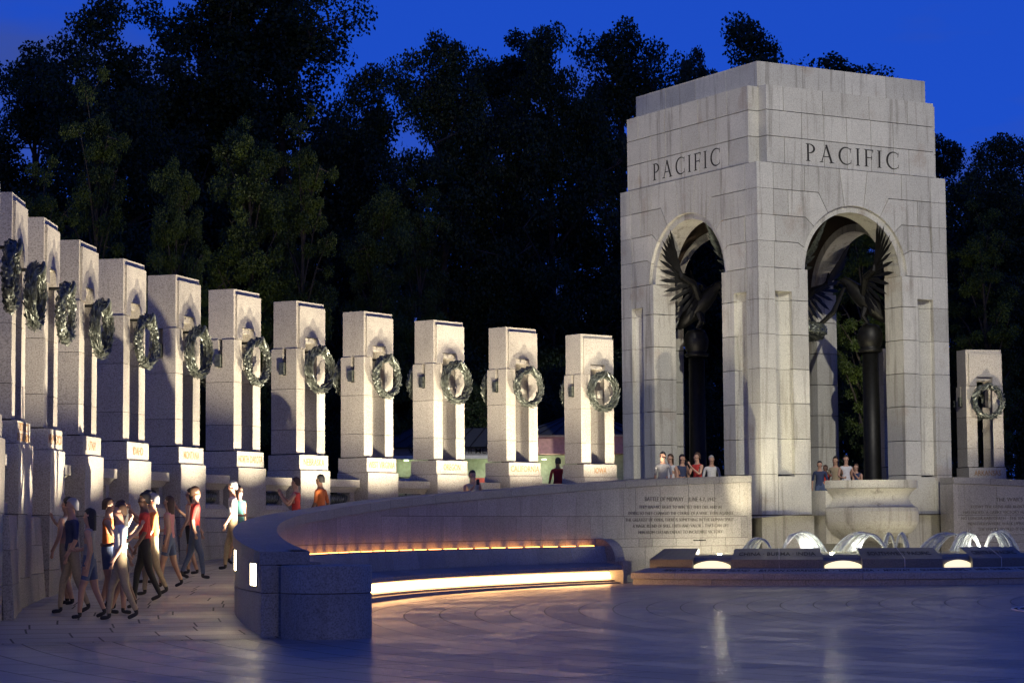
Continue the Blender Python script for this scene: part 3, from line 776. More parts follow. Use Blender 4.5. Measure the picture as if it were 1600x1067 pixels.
# balcony bowl in the arch above the fountain
fm = face(0)
bal = empty('stone_balcony', fm(3.5, .26, 0), 0, label='half-round stone balcony bowl set in the arch above the fountain', cat='balcony')
bal.location = Vector((PCx, PCy, 0))+Matrix.Rotation(YA, 3, 'Z')@Vector(fm(3.5,.26,0)); bal.rotation_euler = (0,0,YA)
def bl(name, prof, m, n=40):
    q = MB(); q.lathe(prof, n=n, a0=-pi, a1=0); o = fixn(q.build(name, m, bal, smooth=False)); return o
bl('rail', [(1.15,2.56),(1.47,2.56),(1.47,2.78),(1.15,2.78),(1.15,2.56)], M_PAV)
bl('cove', [(1.2,2.55),(1.44,2.55)]+[(1.44-.22*sin(i*pi/10)**.9, 2.55-.55*i/10) for i in range(1,10)]+[(1.44,2.02),(1.2,2.02)], M_PAV)
bl('bowl', [(1.2,2.01),(1.46,2.01),(1.49,1.9),(1.49,1.62),(1.46,1.52),(1.40,1.42),(1.28,1.30),(1.05,1.16),(.75,1.05),(.4,1.0),(0,.98)], M_PAV)
q = MB(); q.box(-1.45,1.45,.0,.6,1.0,2.5); q.build('back_wall', M_PAV, bal)
q = MB(); q.lathe([(0,1.85),(1.2,1.85)], n=24, a0=-pi, a1=0); q.build('balcony_floor', M_KERB, bal)

# a point of the place seen at photo pixel (px,py) and standing at distance Y: used only to lay out positions
_p, _r = R_(4.706876), R_(-.4135)
def ray(px, py):
    a, b_ = px-800, py-533.5; x = a*cos(_r)+b_*sin(_r); y = -a*sin(_r)+b_*cos(_r); f = 3540.24
    yy = f*cos(_p)+y*sin(_p); return x/yy, (f*sin(_p)-y*cos(_p))/yy
def at(px, py, Y): a, b_ = ray(px, py); return Vector((a*Y, Y, EYE+b_*Y))

# ------------------------------------------------------------ fountain
FC = np.array([8.9, 62.0])
fo = empty('fountain_basin', (8.9, 54.2, 0), label='curved granite fountain basin below the pavilion, kerb inscribed PEARL HARBOR, WAKE ISLAND, MIDWAY', cat='fountain')
fi = Vector(fo.location)
def fb(mb, name, m, parent=fo, **k): mb.v = [(x-fi.x, y-fi.y, z-fi.z) for x, y, z in mb.v]; return fixn(mb.build(name, m, parent, **k))
A0, A1 = 223.0, 352
t = A0; i = 0
while t < A1-.1:
    t2 = min(t+16.5, A1); g = .012/8*57.3/2
    b = MB(); b.arc(t+g, t2-g, [(8.14,.0),(8.14,.225),(7.5,.225),(7.5,.0)], 8, cen=FC); fb(b, 'kerb_stone', M_KERB)
    t2b = t+8.2 if i == 0 else t2-0
    t = t2; i += 1
t = A0
for t2 in (232.5, 249, 265.5, 282, 298.5, 315, 331.5, A1):
    g = .012/8*57.3/2
    b = MB(); b.arc(t+g, t2-g, [(8.19,.232),(8.2,.24),(8.2,.377),(8.19,.387),(7.66,.49),(7.5,.49),(7.5,.232)], 8, cen=FC); fb(b, 'kerb_stone', M_KERB); t = t2
b = MB(); b.arc(A0, A1, [(8.1,.0),(8.1,.36),(7.6,.46),(7.6,.0)], 50, cen=FC); fb(b, 'kerb_core', M_JOINT)
# inscription on the sloping kerb top
def kmap(ac):
    def f(x, d, y):     # x along, y up the slope
        t = R_(ac)+x/8.0; r = 8.19-.53*y; z = .387+.103*y + .002+d
        return (FC[0]+r*cos(t)-fi.x, FC[1]+r*sin(t)-fi.y, z)
    return f
names = "PEARL HARBOR  •  WAKE ISLAND  •  BATAAN CORREGIDOR  •  CORAL SEA  •  MIDWAY  •  GUADALCANAL  •  NEW GUINEA  •  BUNA  •  TARAWA  •  KWAJALEIN"
def fit_text(s, width, fmap, m, parent, h=1.0, z0=0.0, depth=.002, off=.004):
    c = bpy.data.curves.new('t', 'FONT'); c.body = s; c.size = 1; c.align_x = 'CENTER'; c.align_y = 'CENTER'; c.extrude = depth; c.resolution_u = 2; c.offset = off
    ob = bpy.data.objects.new('t', c); link(ob)
    me = bpy.data.meshes.new_from_object(ob.evaluated_get(bpy.context.evaluated_depsgraph_get()))
    bpy.data.objects.remove(ob); bpy.data.curves.remove(c)
    xs = [v.co.x for v in me.vertices]; ys = [v.co.y for v in me.vertices]; kx = width/(max(xs)-min(xs)); ky = h/(max(ys)-min(ys)); ym = (max(ys)+min(ys))/2; xm = (max(xs)+min(xs))/2
    for v in me.vertices: v.co = Vector(fmap((v.co.x-xm)*kx, v.co.z, (v.co.y-ym)*ky+z0))
    me.materials.clear(); me.materials.append(m); me.name = 'inscription'
    q = bpy.data.objects.new('inscription', me); link(q)
    if parent: q.parent = parent
    return q
fit_text(names, 11.6, kmap(270.3), M_LET3, fo, h=.52, z0=.5, off=.012)
# weir lip, lower trough and underwater light
b = MB(); b.arc(226, 352, [(5.4,.2),(7.05,.2),(7.08,.56),(7.06,.66),(6.98,.74),(6.85,.785),(6.6,.80),(5.4,.80)], 60, cen=FC); fb(b, 'weir', M_DARK)
mw_, n_, l_, b_ = mat('fountain_water'); b_.inputs['Base Color'].default_value = (.30,.33,.28,1); b_.inputs['Roughness'].default_value = .12
nz = n_.new('ShaderNodeTexNoise'); nz.inputs['Scale'].default_value = 7; nz.inputs['Detail'].default_value = 4; bp_ = n_.new('ShaderNodeBump'); bp_.inputs['Strength'].default_value = .5; bp_.inputs['Distance'].default_value = .03
gg_ = n_.new('ShaderNodeNewGeometry'); l_.new(gg_.outputs['Position'], nz.inputs['Vector']); l_.new(nz.outputs['Fac'], bp_.inputs['Height']); l_.new(bp_.outputs[0], b_.inputs['Normal'])
vs = [(FC[0], FC[1], .806)]; n = 50
for i in range(n+1): t = R_(215+(345-215)*i/n); vs.append((FC[0]+6.62*cos(t), FC[1]+6.62*sin(t), .806))
mesh('water', [(x, y, z) for x, y, z in vs], [(0, i+1, i+2) for i in range(n)], mw_, kind='structure')
vs = []
for i in range(n+1):
    t = R_(224+(350-224)*i/n)
    for r in (7.1, 7.55): vs.append((FC[0]+r*cos(t), FC[1]+r*sin(t), .43))
mesh('water', vs, [(2*i, 2*i+1, 2*i+3, 2*i+2) for i in range(n)], mw_, kind='structure')
def on_circ(px, r):
    a, _ = ray(px, 860); A = a*a+1; B = -2*(a*FC[0]+FC[1]); Cc = FC@FC-r*r; t = (-B-(B*B-4*A*Cc)**.5)/2/A; return Vector((a*t, t, 0))
for f0, f1, b0, b1, s, tw in ((1015,1082,1038,1092,None,0),(1142,1286,1148,1281,'CHINA · BURMA · INDIA',.86),(1347,1473,1338,1457,'SOUTHWEST PACIFIC',.80),(1519,1604,1499,1584,'CENTRAL PACIFIC',.80)):
    nseg = 6; Fp = [on_circ(f0+(f1-f0)*i/nseg, 7.4) for i in range(nseg+1)]
    Ym = (Fp[0].y+Fp[-1].y)/2+1.5
    Bp = [Vector((ray(b0+(b1-b0)*i/nseg, 855)[0]*Ym, Ym, 0)) for i in range(nseg+1)]
    vs = []
    for P, Q in zip(Fp, Bp): vs += [(P.x,P.y,.40),(P.x,P.y,.70),(Q.x,Q.y,.955),(Q.x,Q.y,.40)]
    k = nseg+1; fs = [(0,1,2,3),(4*nseg+3,4*nseg+2,4*nseg+1,4*nseg)]
    for i in range(nseg):
        for j in range(4): fs.append((4*i+j,4*i+4+j,4*i+4+(j+1)%4,4*i+(j+1)%4))
    q = MB(); q.add(vs, fs); o = fb(q, 'inscribed_stone', M_DARK)
    if s:
        P0, P1, Q0, Q1 = Fp[0], Fp[-1], Bp[0], Bp[-1]; w = (P1-P0).length
        def fm_(x, d, y, P0=P0, P1=P1, Q0=Q0, Q1=Q1, w=w):
            u = x/w+.5; p = P0.lerp(P1, u); qq = Q0.lerp(Q1, u); v = p.lerp(qq, y)
            return (v.x-fi.x, v.y-fi.y, .70+.255*y+.012+d)
        fit_text(s, w*tw, fm_, M_LET3, fo, h=.30, z0=.46, off=.01)
        q = MB(); mP, mQ = P0.lerp(P1,.52), Q0.lerp(Q1,.52)
        q.tube([(mP.x,Fp[3].y-.012,.42),(mP.x,Fp[3].y-.012,.71),(mQ.x,mQ.y,.965)], .008, 4); fb(q, 'metal_seam', M_WHITE)
for g0_, g1_ in ((1084,1141),(1288,1346),(1475,1518)):
    a, c = on_circ(g0_, 7.15), on_circ(g1_, 7.15); vs = []; k = 14
    for i in range(k+1):
        u = i/k; p = on_circ(g0_+(g1_-g0_)*u, 7.15); q_ = on_circ(g0_+(g1_-g0_)*u, 7.09); zt = .55+.115*sin(pi*u)**.7
        vs += [(p.x,p.y,.40),(p.x,p.y,zt),(q_.x,q_.y,zt),(q_.x,q_.y,.40)]
    q = MB(); q.add(vs, [(4*i+j,4*i+4+j,4*i+4+(j+1)%4,4*i+(j+1)%4) for i in range(k) for j in range(4)]); fb(q, 'underwater_lamp', M_POOLL)
# jets: thin arching strands of water
mj, n_, l_, b_ = mat('jet_water'); b_.inputs['Base Color'].default_value = (.85,.87,.84,1); b_.inputs['Roughness'].default_value = .5
tr = n_.new('ShaderNodeBsdfTransparent'); ms = n_.new('ShaderNodeMixShader'); g_ = n_.new('ShaderNodeNewGeometry'); nn = n_.new('ShaderNodeTexNoise'); nn.inputs['Scale'].default_value = 5; nn.inputs['Detail'].default_value = 3
tl = n_.new('ShaderNodeBsdfTranslucent'); tl.inputs['Color'].default_value = (.85,.87,.82,1); m2 = n_.new('ShaderNodeMixShader'); m2.inputs[0].default_value = .55
l_.new(b_.outputs[0], m2.inputs[1]); l_.new(tl.outputs[0], m2.inputs[2])
rj = n_.new('ShaderNodeMapRange'); rj.inputs[1].default_value = .3; rj.inputs[2].default_value = .75; rj.inputs[3].default_value = .3; rj.inputs[4].default_value = .85
l_.new(g_.outputs['Position'], nn.inputs['Vector']); l_.new(nn.outputs['Fac'], rj.inputs[0]); l_.new(rj.outputs[0], ms.inputs[0])
l_.new(tr.outputs[0], ms.inputs[1]); l_.new(m2.outputs[0], ms.inputs[2]); l_.new(ms.outputs[0], n_['Material Output'].inputs['Surface'])
def jet(x0, x1, pk, Y, spread, label, n=22, seed=0, lean=0.0):
    rnd = random.Random(seed); b = MB()
    P0 = at(x0, 860, Y); P1 = at(x1, 860, Y); H = at(x0, pk, Y).z; P0.z = P1.z = .84
    for i in range(n):
        k = rnd.random(); e = P1.lerp(P0, spread*k)+Vector((0, lean*k+rnd.uniform(-.06,.06), 0)); s0 = P0+Vector((rnd.uniform(-.02,.02), rnd.uniform(-.02,.02), 0))
        hh = (H-.84)*(1-.25*k*spread)
        pts = []
        for j in range(15):
            t = j/14; p = s0.lerp(e, t); p.z += 4*hh*t*(1-t); pts.append(p)
        b.tube(pts, [.012+.020*abs(j/14) for j in range(15)], 5, False)
    for i in range(70):      # loose drops round the landing point and along the crest
        k = rnd.random(); e = P1.lerp(P0, spread*k); t = 1-abs(rnd.gauss(0,.22)); t = max(.05, min(1, t)); p = P0.lerp(e, t); p.z += 4*(H-.84)*t*(1-t)*rnd.uniform(.8,1.1)
        p += Vector((rnd.gauss(0,.05), rnd.gauss(0,.06), abs(rnd.gauss(0,.03)))); r0 = rnd.uniform(.006,.018)
        b.add([p+Vector(v)*r0 for v in ((1,0,0),(-1,0,0),(0,1,0),(0,-1,0),(0,0,1),(0,0,-1))], [(0,2,4),(2,1,4),(1,3,4),(3,0,4),(2,0,5),(1,2,5),(3,1,5),(0,3,5)])
    # the thin sheet the strands hang in
    vs = []; m_ = 12
    for i in range(m_+1):
        k = i/m_*spread; e = P1.lerp(P0, k)+Vector((0, lean*i/m_, 0)); hh = (H-.84)*(1-.25*k)
        for j in range(17):
            t = j/16; p = P0.lerp(e, t); p.z += 4*hh*t*(1-t); vs.append(p)
    b.add(vs, [(i*17+j, i*17+j+1, (i+1)*17+j+1, (i+1)*17+j) for i in range(m_) for j in range(16)])
    b.build('water_jet', mj, None, smooth=True, label=label, cat='water jet', group='water jets of the fountain')
jet(1207, 1158, 840, 58.6, .5, 'low pale water arc, leftmost jet beside the inscribed wall', seed=1)
jet(1222, 1292, 831, 58.4, .55, 'bright thick water arc in front of the pavilion plinth', 34, 2)
jet(1386, 1300, 831, 58.4, .5, 'wide water arc falling left under the balcony bowl', 30, 3)
jet(1399, 1378, 832, 59.2, .3, 'narrow upright water spout right of the balcony bowl, left half', 12, 4)
jet(1399, 1421, 832, 59.2, .3, 'narrow upright water spout right of the balcony bowl, right half', 12, 5)
jet(1522, 1434, 832, 58.6, .35, 'wide thin water arc in front of the right plinth', 22, 6)
jet(1532, 1484, 831, 58.2, .6, 'dense water arc falling left below the right inscription', 30, 7)
jet(1538, 1592, 829, 58.2, .5, 'bright water arc falling right at the edge of the picture', 30, 8)
for px, Y, z, p in ((1124, 59.5, .9, 70), (1168, 60.6, .95, 80), (1300, 60.4, .95, 100), (1405, 61.2, .95, 90), (1515, 62.5, .95, 110), (1580, 63, .95, 70)):
    q = at(px, 850, Y); point('fountain_lamp', (q.x, q.y, z), p, YEL, .06)
for px, px2, p in ((1165, 1230, 1150), (1440, 1380, 450)):
    q = at(px, 850, 60.2); spot('fountain_uplight', (q.x, q.y, .95), (9.0, 66.5, 9.0), p, YEL, 60, .8, .08)
point('jet_lamp', tuple(at(1262, 850, 58.2))[:2]+(.95,), 30, (1,.97,.85), .05)
point('jet_lamp', tuple(at(1345, 850, 58.2))[:2]+(.95,), 12, (1,.97,.85), .05)
point('jet_lamp', tuple(at(1530, 850, 58.0))[:2]+(.95,), 25, (1,.97,.85), .05)

# ------------------------------------------------------------ bronze columns, eagles and laurel in the pavilion
LC = Vector((PCx, PCy, 0)); RM = Matrix.Rotation(YA, 3, 'Z')
def world(x, y, z): return LC+RM@Vector((x, y, z))
CE = []
for i, (sx_, sy_, lab) in enumerate(((1,-1,'right'),(-1,-1,'front'),(-1,1,'left'),(1,1,'rear'))):
    p = world(sx_*1.86, sy_*1.86, 0)
    c = empty('bronze_column', (p.x, p.y, 1.81), 0, label='round dark bronze column, the %s one of the four inside the pavilion' % lab, cat='column', group='bronze columns inside the pavilion')
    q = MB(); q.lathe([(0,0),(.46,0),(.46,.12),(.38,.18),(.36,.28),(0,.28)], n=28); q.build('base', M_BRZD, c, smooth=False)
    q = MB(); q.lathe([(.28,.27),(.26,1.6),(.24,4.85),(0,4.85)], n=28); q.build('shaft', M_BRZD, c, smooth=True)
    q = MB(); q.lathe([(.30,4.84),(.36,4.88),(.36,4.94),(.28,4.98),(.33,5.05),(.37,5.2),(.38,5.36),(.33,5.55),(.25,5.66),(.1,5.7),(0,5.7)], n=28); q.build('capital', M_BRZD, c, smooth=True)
def eagle(i, p, ang_, label):
    e = empty('bronze_eagle', p, ang_, label=label, cat='eagle statue', group='bronze eagles on the columns')
    # local +x looks to the centre of the pavilion
    rnd = random.Random(40+i)
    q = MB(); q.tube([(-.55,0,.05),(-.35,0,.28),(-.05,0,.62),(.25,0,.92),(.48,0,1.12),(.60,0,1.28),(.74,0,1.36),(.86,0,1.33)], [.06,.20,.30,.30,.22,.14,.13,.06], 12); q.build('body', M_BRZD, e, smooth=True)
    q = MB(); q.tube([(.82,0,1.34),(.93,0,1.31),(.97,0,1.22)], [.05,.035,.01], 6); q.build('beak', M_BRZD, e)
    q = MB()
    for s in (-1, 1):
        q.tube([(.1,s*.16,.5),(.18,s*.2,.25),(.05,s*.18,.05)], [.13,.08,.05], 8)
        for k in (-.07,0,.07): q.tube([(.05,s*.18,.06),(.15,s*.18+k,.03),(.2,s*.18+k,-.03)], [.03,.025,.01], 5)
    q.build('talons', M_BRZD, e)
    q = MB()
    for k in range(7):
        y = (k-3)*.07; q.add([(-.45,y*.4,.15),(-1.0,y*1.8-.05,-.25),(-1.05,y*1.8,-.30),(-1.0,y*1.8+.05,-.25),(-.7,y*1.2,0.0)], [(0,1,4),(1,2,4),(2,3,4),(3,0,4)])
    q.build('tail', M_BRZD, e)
    for s in (-1, 1):
        w = MB()
        root_ = Vector((.12, s*.26, .95)); wrist = Vector((-.25, s*1.05, 1.55))
        w.tube([root_, root_.lerp(wrist,.5)+Vector((.1,0,.12)), wrist, wrist+Vector((-.1,s*.05,.4))], [.13,.12,.08,.03], 8)
        for rowi, (nf, ln, of) in enumerate(((15,1.25,0),(14,.75,.03),(12,.42,.06))):
            for k in range(nf):
                t = k/(nf-1)
                base = root_.lerp(wrist, min(1, t*1.35)) + (Vector((-.06,s*.02,.12))*(max(0, t-.74)*4))
                base += Vector((.1,0,.10))*sin(pi*min(1,t*1.35))
                a_ = R_(-70+165*t)      # feathers fan from hanging to pointing up
                d = Vector((-.45*cos(a_)-.15, s*(.35+.25*t), sin(a_))).normalized()
                L = ln*(.65+.5*t)*rnd.uniform(.92,1.05); sd = d.cross(Vector((.7, s*.7, .1))).normalized()*(.062-.01*rowi)
                o_ = Vector((.012*rowi+of*.3, -s*(.015*rowi), 0))
                b0 = base+o_
                w.add([b0-sd*.5, b0+sd*.5, b0+d*L*.75+sd, b0+d*L, b0+d*L*.75-sd, b0+d*L*.5+Vector((.02,0,.0))], [(0,1,5),(1,2,5),(2,3,5),(3,4,5),(4,0,5)])
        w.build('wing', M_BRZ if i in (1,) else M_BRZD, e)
for i, (sx_, sy_, lab) in enumerate(((1,-1,'right'),(-1,-1,'front'),(-1,1,'left'),(1,1,'rear'))):
    p = world(sx_*1.86, sy_*1.86, 0); p.z = 7.48
    c = world(0,0,0); eagle(i, p, atan2(c.y-p.y, c.x-p.x), 'dark bronze eagle with raised wings on the %s column of the pavilion' % lab)
lw = empty('laurel_ring', world(0,0,7.35), 0, label='great horizontal bronze laurel ring hanging between the four eagles', cat='wreath')
rnd = random.Random(9); q = MB()
q.tube([(1.1*cos(2*pi*i/36), 1.1*sin(2*pi*i/36), 0) for i in range(37)], .19, 8, False)
for i in range(700):
    a_ = rnd.uniform(0,2*pi); ps = rnd.uniform(0,2*pi); c_ = Vector((cos(a_), sin(a_), 0)); tg = Vector((-sin(a_), cos(a_), 0)); nm_ = c_*cos(ps)+Vector((0,0,1))*sin(ps)
    p = c_*1.1+nm_*.19; d = (tg+nm_*.4).normalized(); sd = d.cross(nm_).normalized(); L = .2
    q.add([p, p+d*L*.5+sd*.06, p+d*L, p+d*L*.5-sd*.06, p+d*L*.5+nm_*.02], [(0,1,4),(1,2,4),(2,3,4),(3,0,4)])
o = q.build('leaves', M_BRZ, lw); o['kind'] = 'stuff'
q = MB()
for i in range(4):
    a_ = YA+pi/4+i*pi/2; q = MB(); q.tube([(1.1*cos(a_),1.1*sin(a_),.15),(1.55*cos(a_),1.55*sin(a_),.55),(1.9*cos(a_),1.9*sin(a_),1.3)], [.07,.09,.05], 6); q.build('ribbon', M_BRZD, lw)

# ------------------------------------------------------------ information kiosk behind the pillars
c0 = at(806, 700, 80); kz = 1.75
ki = empty('kiosk_building', (c0.x, c0.y, kz), 0, label='low green-lit kiosk with rose fascia lettered WORLD WAR II MEMORIAL behind the pillars', cat='kiosk')
def kbox(name, m, x0, x1, y0, y1, z0, z1, parent=ki): return part_box(name, m, parent, x0, x1, y0, y1, z0, z1)
ZB, ZT = 2.35, 2.95
kbox('wall', M_GREEN, -4.4, -.15, 1.2, 4, 0, ZB-.02); kbox('wall', M_GREEN, .1, 4.2, .9, 5, 0, ZB-.02)
kbox('fascia', M_PINK, 0, 4.5, 0, 5.6, ZB, ZT)
fasc = kbox('fascia', plain('grey_fascia', (.22,.22,.23), .8), -4.9, -.01, .3, 5.6, ZB-.1, ZT-.35)
kbox('eave', M_WHITE, -4.9, -.01, .2, .29, ZB-.14, ZB-.02); kbox('eave', M_WHITE, 0, 4.6, -.08, -.005, ZT, ZT+.06)
fit_text('WORLD WAR II MEMORIAL', 3.9, lambda x, d, y: (-2.45+x+.6, .285-d, ZB+.14+y), M_LET3, ki, h=.19)
q = MB()
q.add([(-.2,-.3,ZT+.06),(4.8,-.3,ZT+.06),(4.8,5.8,ZT+.06),(-.2,5.8,ZT+.06),(1.9,2.7,ZT+.85),(3.0,2.7,ZT+.85)], [(0,1,5,4),(1,2,5),(2,3,4,5),(3,0,4),(0,3,2,1)])
rf = q.build('roof', M_ROOF, ki)
q = MB(); q.add([(-5.2,-.1,ZT-.33),(-.05,-.1,ZT-.33),(-.05,5.8,ZT-.33),(-5.2,5.8,ZT-.33),(-3.8,2.7,ZT+.45),(-.05,2.7,ZT+.45)], [(0,1,5,4),(1,2,3,4,5),(3,0,4),(0,3,2,1)]); rf2 = q.build('roof', M_ROOF, ki)
for i in range(9):
    x = .3+i*.5; q = MB(); q.tube([(x,-.3,ZT+.09),(1.9+(x-.3)/4.2*1.1,2.7,ZT+.88)], .025, 4); q.build('roof_rib', M_BLACKM, rf)
for i in range(9):
    x = -4.9+i*.55; q = MB(); q.tube([(x,-.1,ZT-.30),(-3.8+(x+4.9)*.82,2.7,ZT+.48)], .02, 4); q.build('roof_rib', M_BLACKM, rf2)
w = kbox('window', M_WHITE, -3.1, -1.9, 1.13, 1.19, .9, 2.0); kbox('pane', M_SLOT, -3.0, -2.55, 1.10, 1.128, 1.0, 1.9, w); kbox('pane', M_SLOT, -2.45, -2.0, 1.10, 1.128, 1.0, 1.9, w)
kbox('poster', plain('red_poster', (.5,.08,.06), .6), -1.45, -1.05, 1.14, 1.19, 1.0, 1.55)
w = kbox('window', M_WHITE, 1.6, 2.7, .84, .89, .9, 1.9); kbox('pane', M_SLOT, 1.7, 2.1, .81, .838, 1.0, 1.8, w); kbox('pane', M_SLOT, 2.2, 2.6, .81, .838, 1.0, 1.8, w)
for x in (-3.9, -2.4, -.9, 1.0, 2.6):
    q = MB(); q.lathe([(0,0),(.08,0),(.08,.03),(0,.03)], (x, .7 if x < 0 else .45, ZB-.15-.04), 10); q.build('ceiling_lamp', glow('kiosk_lamp', (.75,1,.55), 6) if x == -3.9 else bpy.data.materials['kiosk_lamp'], ki)
    point('kiosk_light', (c0.x+x, c0.y+(.6 if x < 0 else .35), kz+ZB-.35), 13, (.95, 1, .66), .05)
spot('kiosk_fascia_light', (c0.x+2, c0.y-4, 2.0), (c0.x+2, c0.y, 4.5), 120, (1,.72,.66), 60, .8, .02)
# small information board
sb = empty('information_board', tuple(at(634, 745, 78))[:2]+(1.78,), 0, label='small pale information board on a black post, between the WEST VIRGINIA and OREGON pillars', cat='sign')
part_box('board', M_WHITE, sb, -.22, .22, -.02, .02, .95, 1.45); part_box('post', M_BLACKM, sb, -.03, .03, -.019, .019, 0, .94)
part_box('frame', M_BLACKM, sb, -.25, .25, -.015, .015, 1.46, 1.50)
for i in range(4):
    for j in range(2): part_box('printed_panel', plain('blue_print', (.08,.12,.35), .6) if (i, j) == (0, 0) else bpy.data.materials['blue_print'], sb, -.19+j*.2, -.03+j*.2, -.026, -.021, 1.0+i*.105, 1.08+i*.105)
# a street lamp far off beyond the pavilion
q0 = at(1350, 637, 120)
sl = empty('street_lamp', (q0.x, q0.y, 1.7), 0, label='distant street lamp shining white among the trees, seen through the right arch', cat='street lamp')
q = MB(); q.lathe([(.0,0),(.14,0),(.10,.5),(.06,.7),(.05,q0.z-1.9),(0,q0.z-1.9)], n=10); q.build('post', M_BLACKM, sl)
q = MB(); q.lathe([(0,-.2),(.16,-.12),(.2,.05),(.14,.2),(0,.26)], (0,0,q0.z-1.7), 12); q.build('globe', glow('street_lamp_glass', (.85,1,.95), 9), sl, smooth=True)

# ------------------------------------------------------------ trees
def tree_mesh(seed, H, Rc, z0f, nclump, nleaf, ls, up):
    rs = np.random.RandomState(seed); rnd = random.Random(seed); wood = MB()
    tr = .018*H+.05; lean = rs.uniform(-.4,.4,2)
    trunk = [(lean[0]*t*t, lean[1]*t*t, H*.86*t) for t in np.linspace(0,1,9)]
    wood.tube(trunk, [tr*(1-.88*t)+.02 for t in np.linspace(0,1,9)], 8)
    cl = []
    nl = 24; subs = max(3, nclump//nl)
    for i in range(nl):
        f = (i+.5)/nl; zb = H*(z0f*.75+(.80-z0f*.75)*f); az = i*2.4+rnd.uniform(-.4,.4)
        prof = (sin(pi*min(1, .16+.84*(f*.92)))**.75)
        Lr = Rc*prof*rnd.uniform(.72,1.12)
        rise = H*(.07+.12*up)*rnd.uniform(.6,1.4)*(1.15-.3*f)
        t = zb/(H*.86); base = Vector((lean[0]*t*t, lean[1]*t*t, zb)); tip = base+Vector((cos(az)*Lr, sin(az)*Lr, rise))
        mid = base.lerp(tip,.5)+Vector((0,0,rise*.12))
        wood.tube([base, mid, tip], [tr*.34*(1-f*.5), tr*.2*(1-f*.5), .02], 6)
        for k in range(subs):
            q = .30+.75*(k+rnd.random()*.6)/subs; p = base.lerp(mid, q*2) if q < .5 else mid.lerp(tip, q*2-1)
            of = Vector((rnd.gauss(0,1), rnd.gauss(0,1), rnd.gauss(0,.8)))*Rc*.17
            e = p+of; wood.tube([p, e], [.035,.012], 4, False); cl.append((e, rnd.uniform(.7,1.25)))
    for k in range(10): cl.append((Vector((lean[0]+rnd.gauss(0,Rc*.15), lean[1]+rnd.gauss(0,Rc*.15), H*rnd.uniform(.84,.97))), .8))
    C = np.array([tuple(c[0]) for c in cl]); s = np.array([c[1] for c in cl]); n = nleaf
    ci = rs.randint(0, len(C), n); 
    d = rs.normal(size=(n,3)); d /= np.linalg.norm(d,axis=1)[:,None]; rad = rs.uniform(.15,1,n)**.6
    P = C[ci]+d*(rad*s[ci]*Rc*.22)[:,None]*np.array([1,1,.72])
    a = rs.normal(size=(n,3)); a[:,2] -= .3; a /= np.linalg.norm(a,axis=1)[:,None]
    b2 = np.cross(a, rs.normal(size=(n,3))); b2 /= np.linalg.norm(b2,axis=1)[:,None]
    L = ls*rs.uniform(.7,1.3,n)[:,None]; 
    V = np.stack([P, P+a*L*.5+b2*L*.32, P+a*L, P+a*L*.5-b2*L*.32],1).reshape(-1,3)
    me = bpy.data.meshes.new('crown'); me.vertices.add(4*n); me.vertices.foreach_set('co', V.ravel()); me.loops.add(4*n); me.loops.foreach_set('vertex_index', np.arange(4*n))
    me.polygons.add(n); me.polygons.foreach_set('loop_start', np.arange(0,4*n,4)); me.polygons.foreach_set('loop_total', np.full(n,4)); me.update(calc_edges=True)
    wm = bpy.data.meshes.new('trunk'); wm.from_pydata(wood.v, [], wood.f); wm.materials.append(M_BARK)
    return me, wm
TV = [tree_mesh(1, 20, 4.2, .20, 170, 70000, .165, .5), tree_mesh(2, 20, 3.6, .22, 150, 60000, .165, .8), tree_mesh(3, 20, 5.0, .16, 170, 74000, .17, .35), tree_mesh(4, 20, 3.1, .15, 120, 46000, .15, 1.1), tree_mesh(5, 10, 4.6, .02, 150, 40000, .17, .5)]
for me, wm in TV: me.materials.append(M_LEAF)
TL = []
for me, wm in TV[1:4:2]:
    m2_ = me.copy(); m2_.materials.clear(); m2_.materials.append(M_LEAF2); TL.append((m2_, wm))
rt = random.Random(21)
def tree(px, top, Y, hw, v, label, light=False, group='trees behind the memorial'):
    p = at(px, top, Y); H = p.z-1.7; wx = hw*Y/3540
    me, wm = (TL if light else TV)[v]; base = {0:4.2,1:3.6,2:5.0,3:3.1,4:4.6}[v] if not light else {0:3.6,1:3.1}[v]
    t = empty('leafy_tree' if not light else 'young_tree', (p.x, p.y, 1.7), rt.uniform(0, 6.28), label=label, cat='tree', group=group)
    k = H/(19.2 if v != 4 else 9.6); t.scale = (wx/base*1.0, wx/base*1.0, k)
    for nm, mm_ in (('crown', me), ('trunk', wm)): o = link(bpy.data.objects.new(nm, mm_)); o.parent = t
BT = [(60,95,92,90,0,'broad dark tree at the far left edge'),(165,28,88,120,2,'large round-topped dark tree, leftmost of the big ones'),(255,110,96,80,1,'dark tree filling in between the two tallest left trees'),
 (345,-40,98,110,0,'left half of the tallest tree pair cut by the top of the picture'),(445,-30,98,110,0,'right half of the tallest tree pair cut by the top of the picture'),(570,128,94,85,2,'lower dark tree just right of the tallest pair'),
 (690,72,92,80,0,'rounded dark tree above the WEST VIRGINIA and OREGON pillars'),(790,66,100,75,1,'first of the row of dark trees above the CALIFORNIA pillar'),(860,72,94,85,2,'wide dark tree above the IOWA pillar'),(975,58,98,85,0,'dark tree close to the left side of the pavilion'),
 (1100,95,104,70,1,'dark tree peeping over the left shoulder of the pavilion'),(1190,58,102,110,2,'dark tree crown showing above the pavilion roof'),(1290,100,106,90,1,'dark tree behind the right part of the pavilion'),(1440,208,98,70,1,'dark tree peeping out behind the right edge of the pavilion'),
 (1550,232,90,90,2,'dark tree at the right edge of the picture'),(1640,236,92,90,0,'dark tree cut by the right edge of the picture')]
for px, top, Y, hw, v, lb in BT: tree(px, top, Y, hw*(1.5 if px not in (1100,) else 1.05), v, lb)
